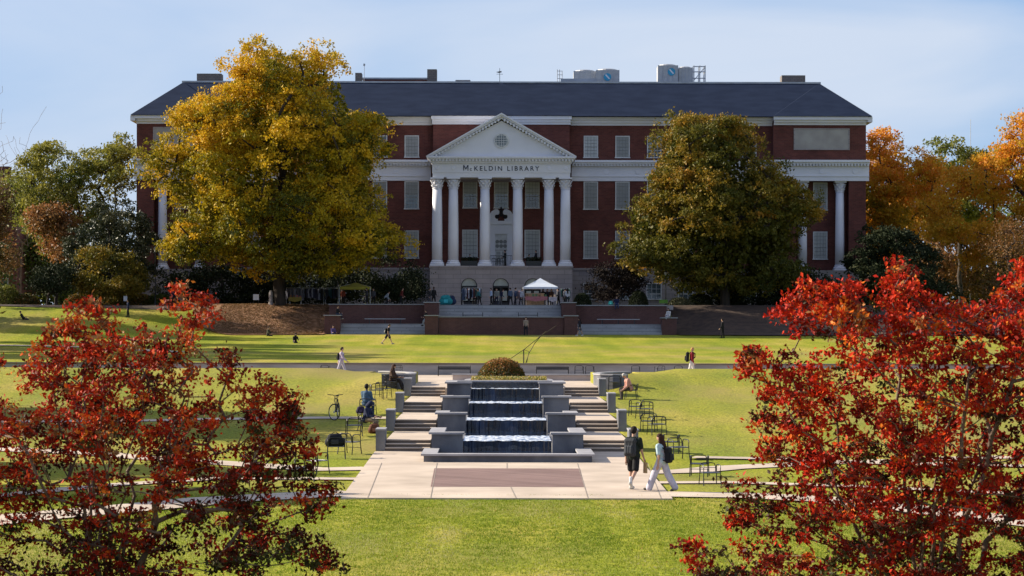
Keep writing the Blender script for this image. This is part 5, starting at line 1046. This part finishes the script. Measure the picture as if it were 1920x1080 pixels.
for px, lb in ((1086, 'first'), (1106, 'second'), (1192, 'fourth'), (1237, 'fifth'), (1272, 'sixth'), (745, None), (610, None)):
    chair({None: 'black chair by the long retaining wall %s' % ('left of the long haired woman' if px == 745 else 'near the lilac walker')}.get(lb, 'black chair by the long retaining wall right of the planter, %s from left' % lb), px, 121.8, R(200 if px % 2 else 175), .9, 1.64)
# two long metal benches on the upper plaza
for px0, px1, lb in ((822, 882, 'left of the round bush'), (1006, 1066, 'right of the round bush')):
    D = 121.5; x0, x1 = gx(px0, D), gx(px1, D); t = empty('metal_bench', 'black metal bench in front of the retaining wall, ' + lb, 'bench', ((x0 + x1) / 2, D, 1.64), group='benches on the upper plaza')
    m_ = MB()
    for i in range(6): m_.box(x0 + .02, x1 - .02, D - .25 + i * .085, D - .19 + i * .085, 2.0, 2.03)
    m_.build('seat', M['black'], t); m_ = MB()
    for i in range(2): m_.box(x0 + .02, x1 - .02, D + .26, D + .285, 2.04 + i * .075, 2.10 + i * .075)
    m_.build('backrest', M['black'], t)
    for xx in (x0, x1):
        MB().tube([(xx, D - .26, 1.64), (xx, D - .26, 2.17), (xx, D - .2, 2.22), (xx, D + .24, 2.22), (xx, D + .28, 2.17), (xx, D + .28, 1.64)], .025, 6).build('end_frame', M['black'], t)
# seated people on the chairs
def sitter(label, px, D, rz, top, bot, hair, sk='skin', h=1.74, lean=10, seat=.43, legs=((80, 80), (86, 92)), hp=20, arms=((22, 60), (18, 70)), kind='long', loose=.012, shoes=BLACK):
    x = gx(px, D); return person(label, x, D, gz(x, D), rz, h, lean, legs, arms, (top, kind, 'jacket'), (bot, 'trousers'), hair, shoes, sk, sit=seat - .02, headpitch=hp, loose=loose, vox=.02)
sitter('old man with white hair in a pink shirt and dark trousers, seated bent forward', 1182, 98.3, R(190), (.55, .28, .22), (.055, .045, .04), ((.5, .47, .44), 'short'), lean=22, h=1.8, hp=30, arms=((6, 46), (0, 52)))
sitter('woman with long dark hair in brown jacket seated at the head of the left steps', 735, 102.1, R(-15), (.055, .03, .02), (.02, .016, .018), ((.04, .015, .01), 'long'), lean=6, seat=.45, legs=((78, 50), (86, 66)))
sitter('man in a light blue denim jacket seated with his back to the viewer', 687, 90.5, R(70), (.06, .115, .19), (.035, .055, .10), ((.012, .01, .01), 'short'), 'skin2', h=1.88, lean=3, hp=6)
sitter('person in a navy hooded jacket and tan trousers seated on the left lawn', 686, 83.4, R(-20), NAVY, (.22, .17, .12), (NAVY, 'hood'), h=1.8, lean=14, hp=30)
# bags on and beside chairs
def bag(label, px, D, z, col, sx, sz, name='bag', cat='bag'):
    x = gx(px, D); t = empty(name, label, cat, (x, D, z)); blob('pack', [((-sx * .3, 0, sz * .3), sz * .36, (sx * .3, 0, sz * .33), sz * .34), ((-sx * .2, 0, sz * .6), sz * .32, (sx * .15, .02, sz * .66), sz * .28)], .018, flat(col), t, 2)
    MB().tube([(-sx * .25, 0, sz * .85), (0, -.02, sz * 1.02), (sx * .2, 0, sz * .88)], .012, 5).build('handle', flat(BLACK), t, rel=False)
    MB().box(-sx * .2, sx * .2, -sz * .40, -sz * .35, sz * .2, sz * .5).build('pocket', flat(tuple(min(1, c * 2 + .02) for c in col)), t, rel=False); return t
bag('bulky black backpack lying on the lowest left lawn chair', 629, 73.1, gz(gx(629, 73), 73) + .42, (.014, .015, .02), .62, .50, 'backpack', 'backpack')
bag('brown leather bag on the grass beside the navy hooded person', 703, 83, gz(gx(703, 83), 83), (.13, .05, .03), .4, .42)
bag('dark bag beside the chair of the man in light blue', 677, 90, gz(gx(677, 90), 90) + .1, (.03, .02, .05), .3, .35)
# bicycle seen nearly head on, front wheel turned
def bicycle(px, D, rz):
    x = gx(px, D); t = empty('bicycle', 'black bicycle parked on the left lawn facing the viewer with its front wheel turned', 'bicycle', (x, D, gz(x, D)), rz)
    def wheel(cx_, ang):
        Rm = Matrix.Translation((cx_, 0, .34)) @ Matrix.Rotation(ang, 4, 'Z')
        pts = [(.325 * math.cos(2 * PI * i / 28), 0, .325 * math.sin(2 * PI * i / 28)) for i in range(28)]
        m_ = MB().tube(pts, .022, 6, True).xf(Rm); wh = m_.build('wheel', flat((.01, .01, .01)), t, rel=False)
        m_ = MB().tube([(p[0] * .93, 0, p[2] * .93) for p in pts], .009, 5, True)
        for i in range(14): m_.tube([(0, 0, 0), (pts[i * 2][0] * .93, 0, pts[i * 2][2] * .93)], .0025, 3)
        m_.lathe([(.025, -.04), (.03, 0), (.025, .04)], (0, 0, 0), 8, 'Y'); m_.xf(Rm).build('rim', M['steel'], wh, rel=False)
    wheel(.54, R(52)); wheel(-.50, 0)
    f_ = M['black']; m_ = MB()
    for a, b_ in (((.40, 0, .80), (.02, 0, .32)), ((.36, 0, .90), (-.16, 0, .86)), ((-.19, 0, .95), (.02, 0, .32)), ((.02, .03, .32), (-.50, .03, .34)), ((-.16, .03, .84), (-.50, .03, .34))): m_.tube([a, b_], .02, 6)
    m_.build('frame', f_, t, rel=False)
    MB().tube([(.36, 0, .98), (.40, 0, .78), (.50, .05, .66), (.54, .05, .34)], .018, 6).build('fork', f_, t, rel=False)
    MB().tube([(.40, -.33, 1.06), (.42, -.12, 1.04), (.36, 0, 1.0), (.42, .12, 1.04), (.40, .33, 1.06)], .016, 6).xf(Matrix.Translation((.36, 0, 0)) @ Matrix.Rotation(R(25), 4, 'Z') @ Matrix.Translation((-.36, 0, 0))).build('handlebar', f_, t, rel=False)
    m_ = MB(); m_.ball((-.22, 0, .99), .13, 10, (1.05, .6, .25)); m_.build('saddle', f_, t, True, rel=False)
    m_ = MB().lathe([(.09, -.005), (.09, .005)], (.02, .05, .32), 16, 'Y'); m_.tube([(.02, .06, .32), (.10, .08, .20)], .009, 5); m_.tube([(.02, -.06, .32), (-.06, -.08, .44)], .009, 5); m_.build('crank', M['steel'], t, rel=False)
bicycle(631, 88.4, R(-95))
# sundial gnomon on the upper lawn
D = 126; t = empty('sundial', 'leaning metal sundial gnomon with arched braces behind the planter', 'sundial', (gx(975, D), D, 2.3))
def q_(px, py, D=126): return (gx(px, D), D, zy(py, D))
sm_ = pm('bronze', (.10, .08, .05), (.05, .05, .04), 4, .5, metal=.5)
MB().tube([q_(958, 672), q_(983, 655), q_(1010, 633), q_(1024, 621)], .022, 6).build('gnomon', sm_, t)
MB().tube([q_(1010, 633), q_(1043, 610)], .016, 6).build('gnomon_tip', sm_, t)
MB().tube([q_(982, 655), q_(982, 684)], .04, 6).build('post', sm_, t)
MB().tube([q_(982, 655), q_(992, 659), q_(988, 680)], .018, 5).build('brace', sm_, t)
MB().tube([q_(985, 684), q_(992, 662), q_(1003, 643), q_(1016, 628)], .022, 5).build('arc', sm_, t)

# ------------------------------------------------------------------ the sale on the terrace
TZ = 6.35
def canopy(label, px0, px1, D, ztop, zeave, zlow, mat, zg=TZ):
    x0, x1 = gx(px0, D), gx(px1, D); y0, y1 = D, D + (x1 - x0) * .9; cx_, cy_ = (x0 + x1) / 2, (y0 + y1) / 2
    t = empty('canopy_tent', label, 'canopy', (cx_, cy_, zg)); m_ = MB(); c4 = [(x0, y0), (x1, y0), (x1, y1), (x0, y1)]
    v = [(x, y, zeave) for x, y in c4] + [(cx_ + (x - cx_) * .5, cy_ + (y - cy_) * .5, zeave + (ztop - zeave) * .42) for x, y in c4] + [(cx_, cy_, ztop)] + [(x, y, zlow) for x, y in c4]
    f = [(i, (i + 1) % 4, (i + 1) % 4 + 4, i + 4) for i in range(4)] + [(i + 4, (i + 1) % 4 + 4, 8) for i in range(4)] + [(i + 9, (i + 1) % 4 + 9, (i + 1) % 4, i) for i in range(4)]
    m_.add(v, f); m_.build('roof', mat, t)
    for x, y in c4: MB().tube([(x, y, zg), (x, y, zeave)], .03, 5).build('pole', M['steel'], t)
    m_ = MB()
    for i in range(4): m_.tube([(*c4[i], zeave), (cx_, cy_, ztop - .05)], .015, 4)
    m_.build('strut', M['steel'], t); return t
canopy('white peaked canopy tent over a sale table at the library door', 981, 1046, 207, 9.05, 8.16, 7.98, pm('tent_white', (.62, .68, .78), (.56, .62, .72), 1, .6))
canopy('mustard green canopy in the shade of the golden tree', 636, 694, 205, 8.55, 8.1, 7.85, pm('tent_olive', (.30, .27, .03), (.22, .2, .03), 1, .7))
GC = [(.02, .03, .05), (.05, .07, .12), (.12, .16, .24), (.02, .06, .07), (.3, .3, .34), (.015, .015, .02), (.08, .10, .09), (.35, .4, .5), (.10, .04, .04)]
def rack(label, px0, px1, D, ztop, n, cols=GC, seed=0, zg=TZ):
    x0, x1 = gx(px0, D), gx(px1, D); rr = random.Random(seed); t = empty('clothes_rack', label, 'clothes rack', ((x0 + x1) / 2, D, zg)); m_ = MB()
    for x in (x0, x1): m_.tube([(x, D, zg + .06), (x, D, ztop)], .018, 5); m_.tube([(x, D - .3, zg + .05), (x, D + .3, zg + .05)], .018, 5)
    m_.tube([(x0, D, ztop), (x1, D, ztop)], .018, 5); m_.tube([(x0, D, zg + .1), (x1, D, zg + .1)], .014, 5); m_.build('rail', M['steel'], t)
    for i in range(n):
        x = x0 + (x1 - x0) * (i + .5) / n; w_ = rr.uniform(.045, .07); L_ = rr.uniform(.7, 1.15); a = .24; zz = ztop - .06
        g = MB(); g.prismX([(D - .05, zz), (D - a, zz - .12), (D - a - .05, zz - .45), (D - a + .06, zz - .45), (D - a + .04, zz - L_), (D + a - .04, zz - L_), (D + a - .06, zz - .45), (D + a + .05, zz - .45), (D + a, zz - .12), (D + .05, zz)][::-1], x - w_, x + w_)
        m_s = Matrix.Translation((x, D, 0)) @ Matrix.Rotation(rr.uniform(-.9, .9), 4, 'Z') @ Matrix.Translation((-x, -D, 0)); g.xf(m_s); g.build('garment', flat(rr.choice(cols)), t)
rack('long rack of blue and grey jeans and shirts left of the library door', 868, 903, 207.5, 8.05, 14, seed=2)
rack('short rack of pale clothes right of the group at the door', 967, 979, 206.5, 7.85, 6, [(.4, .4, .45), (.3, .2, .22), (.5, .5, .5), (.2, .2, .25)], 3)
rack('rack of white and green shirts at the right end of the sale', 1052, 1068, 206, 8.0, 7, [(.4, .42, .45), (.05, .12, .10), (.02, .02, .03), (.5, .5, .52)], 4)
rack('long dim rack of clothes under the golden tree', 537, 607, 206.5, 8.0, 22, [(.03, .03, .05), (.1, .1, .12), (.02, .02, .02), (.2, .2, .24)], 5, gz(-19, 206.5))
rack('dim rack of dark teal clothes beside the mustard canopy', 610, 634, 206.5, 8.0, 8, [(.01, .04, .05), (.02, .02, .03)], 6, gz(-16.5, 206.5))
def table(label, px0, px1, D, h, cloth, goods=6, seed=0, zg=TZ):
    short = ' '.join(label.split()[:7]) + ' cloth' if 'cloth' not in label.split()[:7] else ' '.join(label.split()[:7])
    x0, x1 = gx(px0, D), gx(px1, D); t = empty('sale_table', label, 'table', ((x0 + x1) / 2, D, zg)); MB().box(x0, x1, D - .35, D + .35, zg + h - .03, zg + h).build('tabletop', M['steel'], t)
    if cloth: m_ = MB(); m_.box(x0 - .02, x1 + .02, D - .38, D + .38, zg + h + .001, zg + h + .014); m_.prismY([(x0 - .02, zg + h), (x0 - .02, zg + h - .32), ((x0 + x1) / 2, zg + h - .46), (x1 + .02, zg + h - .30), (x1 + .02, zg + h)], D - .394, D - .381); m_.build('tablecloth', flat(cloth), t)
    for sx in (x0 + .08, x1 - .08):
        for sy in (-.28, .28): MB().tube([(sx, D + sy, zg), (sx, D + sy, zg + h - .03)], .016, 5).build('leg', M['steel'], t)
    rr = random.Random(seed)
    for i in range(goods):
        xx = x0 + (x1 - x0) * (i + .5) / goods; c_ = rr.choice([(.4, .25, .12), (.2, .1, .06), (.5, .4, .3), (.1, .2, .1), (.35, .12, .1)]); hh = rr.uniform(.1, .28); g = empty('goods_box', 'small box of goods on the %s' % short, 'box', (xx, D, zg + h + .015), group='boxes of goods on the tables')
        MB().box(-.09, .09, -.12, .12, 0, hh).build('box', flat(c_), g, rel=False); MB().box(-.1, .1, -.13, .13, hh, hh + .02).build('lid', flat(tuple(q * .7 for q in c_)), g, rel=False)
table('long table with a pink cloth under the white canopy', 985, 1026, 206.3, .85, (.42, .16, .17), 7, 1)
table('small table with a white cloth right of the pink one', 1029, 1044, 206.2, .8, (.5, .45, .47), 2, 2)
table('low table with yellow cloth under the golden tree', 542, 566, 205.3, .75, (.25, .2, .05), 4, 3, gz(-20, 205.3))
cr = empty('wooden_counter', 'tall wooden display counter behind the pink table', 'counter', (gx(1003, 207.6), 207.6, TZ)); MB().box(gx(986, 207.6), gx(1020, 207.6), 207.3, 207.8, TZ, TZ + 1.15).build('counter', flat((.34, .24, .15)), cr); MB().box(gx(985, 207.6), gx(1021, 207.6), 207.25, 207.85, TZ + 1.15, TZ + 1.2).build('top', flat((.45, .33, .22)), cr)
bag('big teal shopping bag on top of the terrace steps', 836, 203, TZ, (.02, .22, .24), 1.0, 1.05, 'shopping_bag', 'bag')
bag('dark blue bag leaning beside the teal bag', 846, 203.3, TZ, (.02, .03, .07), .55, 1.0, 'shopping_bag', 'bag')
bag('turquoise tote on the right terrace wall beside the sitting person', 1145, 200.3, 6.36, (.08, .45, .38), .35, .42, 'tote_bag', 'bag')
G = 'people at the sale on the terrace'
def crowd(label, px, D, rz, top, bot, hair='short', sk='skin', h=1.74, **k):
    x = gx(px, D); return person(label, x, D, TZ, rz, h, k.pop('lean', 3), k.pop('legs', ((8, 2), (-8, 6))), k.pop('arms', ((10, 30), (-6, 20))), (top, k.pop('slv', 'long'), 'top'), (bot, 'trousers'), ((.015, .01, .01), hair), k.pop('shoes', BLACK), sk, group=G, vox=.035, **k)
crowd('person in a light blue shirt walking in front of the middle library door', 921, 204.5, R(200), (.35, .45, .62), BLACK)
crowd('person in grey green beside the walker in light blue', 931, 206, R(-90), (.18, .19, .18), (.03, .03, .05))
crowd('person in navy bending over between the grey green figure and the door', 938, 207, R(0), NAVY, (.1, .11, .13), lean=25)
crowd('taller person in slate blue right of the middle door', 957, 205.5, R(120), (.07, .10, .16), BLACK, h=1.8)
crowd('person in navy facing the pale rack', 966, 206, R(20), (.02, .04, .10), (.02, .02, .03), h=1.82)
crowd('person in pale shirt looking through the pale rack', 977, 205.8, R(-30), (.4, .42, .5), BLACK, h=1.7, lean=10)
crowd('seller with long black hair behind the pink table', 1018, 208.2, R(-90), BLACK, BLACK, 'long', 'skin2')
crowd('seller in brown behind the small white table', 1034, 208.2, R(-100), (.06, .03, .02), BLACK, 'long')
crowd('person in grey between the canopy and the right rack', 1047, 206.8, R(170), (.05, .05, .06), BLACK)
crowd('person in grey hoodie browsing the right hand rack', 1059, 204.8, R(60), (.12, .13, .15), BLACK, lean=10)
crowd('tall person in black standing left of the teal bag, on the terrace', 813, 204, R(-60), BLACK, BLACK, sk='skin2', h=1.85)
crowd('person in dark grey half hidden left of the tall one in black', 805, 204.6, R(-20), (.03, .03, .035), (.1, .1, .12))
crowd('browser in black inside the left door behind the jeans rack', 889, 210, R(-90), BLACK, BLACK)
crowd('seller in rust red under the mustard canopy', 643, 207, R(-60), (.22, .05, .03), BLACK, sk='skin2')
crowd('browser in dark grey at the right pole of the mustard canopy', 688, 204.8, R(190), (.04, .04, .05), BLACK)
crowd('person in white top crouching among goods right of the mustard canopy', 722, 204.5, R(10), (.3, .33, .38), BLACK, lean=40, legs=((60, 90), (30, 80)))
crowd('browser in a white top in front of the right hand rack', 1064, 204.2, R(100), (.5, .5, .52), (.02, .03, .03), 'long')
crowd('dark haired seller beside the brown one under the canopy', 1026, 208.6, R(-80), (.03, .03, .05), BLACK, 'long')
crowd('person in teal bending over the jeans rack', 899, 206.4, R(160), (.03, .12, .13), BLACK, lean=16)
crowd('person in a grey coat in the shade right of the mustard canopy', 700, 206.5, R(-80), (.06, .06, .07), BLACK)
crowd('person in dark red in the shade near the left terrace wall', 752, 203.5, R(10), (.12, .02, .02), BLACK, lean=14)
G = 'people sitting on the terrace walls'
def perch(label, px, D, zs, rz, top, bot, hair='short', legs=((85, 80), (82, 88)), sk='skin', lean=8, **k):
    return person(label, gx(px, D), D, zs - .0, rz, 1.7, lean, legs, ((20, 50), (15, 60)), (top, 'long', 'top'), (bot, 'trousers'), ((.02, .012, .01), hair), k.get('shoes', BLACK), sk, sit=.02, group=G, vox=.03)
perch('woman in white sitting on the far right brick pier', 1254, 195.3, 5.21, R(-120), (.62, .60, .60), (.45, .45, .47), 'long', shoes=(.5, .5, .5), legs=((85, 20), (80, 40)))
perch('person in navy sitting on the right terrace wall beside a turquoise tote', 1156, 200.1, 6.37, R(-90), NAVY, (.03, .05, .12))
perch('person in black sitting on the far left brick pier', 632, 195.3, 5.37, R(-30), BLACK, (.04, .05, .08), shoes=(.5, .5, .5))
perch('person in pale trousers leaning at the left end of the low wall', 800, 194.6, 5.0, R(-150), BLACK, (.3, .32, .34), legs=((50, 30), (45, 35)))
perch('person in purple sitting on the grass against the far left pier', 624, 193.9, gz(-15, 193.9), R(-60), (.10, .07, .22), (.02, .03, .08), legs=((70, 100), (60, 95)))
G = 'people on the portico balcony'
def balc(label, px, rz, top, sitting, D=217.6):
    if sitting: return person(label, gx(px, D), D, 10.42, rz, 1.72, 10, ((80, 80), (86, 92)), ((22, 60), (18, 70)), (top, 'long', 'top'), (BLACK, 'trousers'), ((.015, .01, .01), 'short'), BLACK, 'skin', sit=.42, group=G, vox=.035)
    return person(label, gx(px, D), D, 10.42, rz, 1.75, 2, ((4, 2), (-4, 2)), ((20, 40), (14, 30)), (top, 'long', 'top'), (BLACK, 'trousers'), ((.015, .01, .01), 'short'), BLACK, 'skin', group=G, vox=.035)
balc('person in black standing at the middle of the balcony rail', 947, R(180), BLACK, False)
balc('seated person in pale blue on the balcony, right of centre', 990, R(-30), (.2, .24, .32), True)
balc('person in black standing on the balcony between the right hand columns', 1005, R(200), (.02, .02, .03), False)
balc('seated person in black on the balcony between the left hand columns', 880, R(-70), BLACK, True)
D = 217.2
for i, (px, lb) in enumerate(((930, 'left'), (940, 'middle'), (986, 'right'))):
    c = copy_tree(ch0); c.location = (gx(px, D), D, 10.42); c.rotation_euler.z = R(40 + 70 * i); c['label'] = 'dark metal chair on the balcony above the doors, %s of three' % lb; c['group'] = 'chairs on the balcony'; c.scale = (1.25,) * 3
def planterbox(label, x0, x1, D):
    t = empty('planter_box', label, 'planter', ((x0 + x1) / 2, D, 10.42), group='dark planters on the portico'); MB().box(x0, x1, D - .25, D + .25, 10.42, 10.95).build('box', M['black'], t)
    rg = np.random.default_rng(int(abs(x0) * 10)); n = 700; P = np.stack([rg.uniform(x0, x1, n), rg.uniform(D - .25, D + .25, n), rg.uniform(10.9, 11.35, n)], 1); V, Fc, tn = leafset(P, .12, np.clip(rg.normal(.4, .2, n), 0, 1), rg); npmesh('foliage', V, Fc, LM['darkg'], t, tn)
planterbox('dark planter with foliage between the second and third columns', -4.1, -2.4, 216.9); planterbox('dark planter with foliage between the fourth and fifth columns', 2.5, 4.1, 216.9)
# lamp posts, signs, antenna, fence, far building
def lamp(label, px, D, zb, ztop):
    x = gx(px, D); t = empty('lamp_post', label, 'lamp post', (x, D, zb)); MB().lathe([(.12, zb), (.09, zb + .5), (.055, zb + .6), (.045, ztop - .5)], (x, D, 0), 8).build('post', M['black'], t)
    MB().lathe([(.06, ztop - .5), (.17, ztop - .15), (.15, ztop - .12)], (x, D, 0), 8).build('lantern', pm('lantern_glass', (.4, .42, .42)), t); MB().lathe([(.19, ztop - .12), (.05, ztop), (.02, ztop + .08)], (x, D, 0), 8).build('hat', M['black'], t)
lamp('slim dark lamp post on the terrace right of the rounded bush', 1248, 205, 6.2, 9.7)
lamp('slim dark lamp post at the left end of the library', 291, 208, 6.3, 12.0)
def sign(label, px, D, w_, h, zb, mat, lean=0):
    x = gx(px, D); t = empty('notice_sign', label, 'sign', (x, D, zb)); MB().box(x - w_ / 2, x + w_ / 2, D - .02, D + .02, zb + .45, zb + .45 + h).build('board', mat, t)
    for s in (-1, 1): MB().tube([(x + s * w_ * .4, D + .05, zb), (x + s * w_ * .4, D + .03, zb + .5)], .02, 5).build('leg', M['black'], t)
sign('small white notice board on the mulch left of the golden tree trunk', 480, 203.5, .55, .55, gz(gx(480, 203.5), 203.5), M['white'])
sign('small cream sign on the lawn beside the hedge', 235, 205, .35, .5, gz(gx(235, 205), 205), M['white2'])
sign('bright green sign board on the terrace by the lamp post', 1244, 203, .8, .35, 6.1, pm('green_board', (.10, .22, .03)))
t = empty('radio_mast', 'thin radio mast rising above the trees at the right', 'mast', (gx(1819, 300), 300, 6)); x = gx(1819, 300); MB().tube([(x, 300, 6), (x, 300, zy(222, 300))], [.12, .03], 5).build('mast', M['steel'], t); MB().box(x - .3, x + .3, 299.7, 300.3, 6, 6.6).build('base', M['lime'], t)
t = empty('stone_marker', 'short stone bollard beside the golden tree trunk', 'bollard', (gx(508, 203), 203, 6.2)); MB().lathe([(.25, 6.0), (.2, 6.9), (.22, 7.3), (.15, 7.7)], (gx(508, 203), 203, 0), 8).build('stone', M['lime'], t)
def fence(label, x0, x1, D):
    t = empty('rail_fence', label, 'fence', ((x0 + x1) / 2, D, gz(x0, D))); m_ = MB(); zb = gz((x0 + x1) / 2, D)
    for q in (.35, 1.0): m_.box(x0, x1, D - .03, D + .03, zb + q, zb + q + .07)
    m_.build('rail', M['steel'], t); n = int((x1 - x0) / 1.6) + 1
    for i in range(n + 1): xx = x0 + (x1 - x0) * i / n; MB().box(xx - .04, xx + .04, D - .05, D + .05, zb - .1, zb + 1.15).build('post', M['steel'], t)
fence('pale metal rail fence at the right edge, behind the red shrub', gx(1872, 186), gx(1990, 186), 186)
t = empty('brick_house', 'distant brick building with dark roof at the far left edge', 'building', (gx(-10, 275), 275, 6)); x0, x1 = gx(-120, 275), gx(30, 275)
MB().box(x0, x1, 275, 287, 5, zy(352, 275)).build('wall', M['brick'], t); m_ = MB(); za, zb_ = zy(350, 275), zy(326, 275); m_.prismX([(274.3, za), (287.7, za), (281, zb_)], x0 - .5, x1 + .5); rf2 = m_.build('roof', M['slate'], t)
MB().box(gx(28, 281) - 2, gx(28, 281) - .6, 280, 281.4, za, zb_ + 1.2).build('chimney', M['brick'], rf2)
for i in range(4):
    for z in (8.5, 13.5): xx = x1 - 1.5 - i * 2.6; wn = MB().box(xx - .5, xx + .5, 274.93, 275, z, z + 1.8).build('window', M['frame'], t); MB().box(xx - .42, xx + .42, 274.91, 274.935, z + .1, z + 1.7).build('pane', M['pane'], wn)
print('objects', len(bpy.data.objects), 'polys', sum(len(m.polygons) for m in bpy.data.meshes))
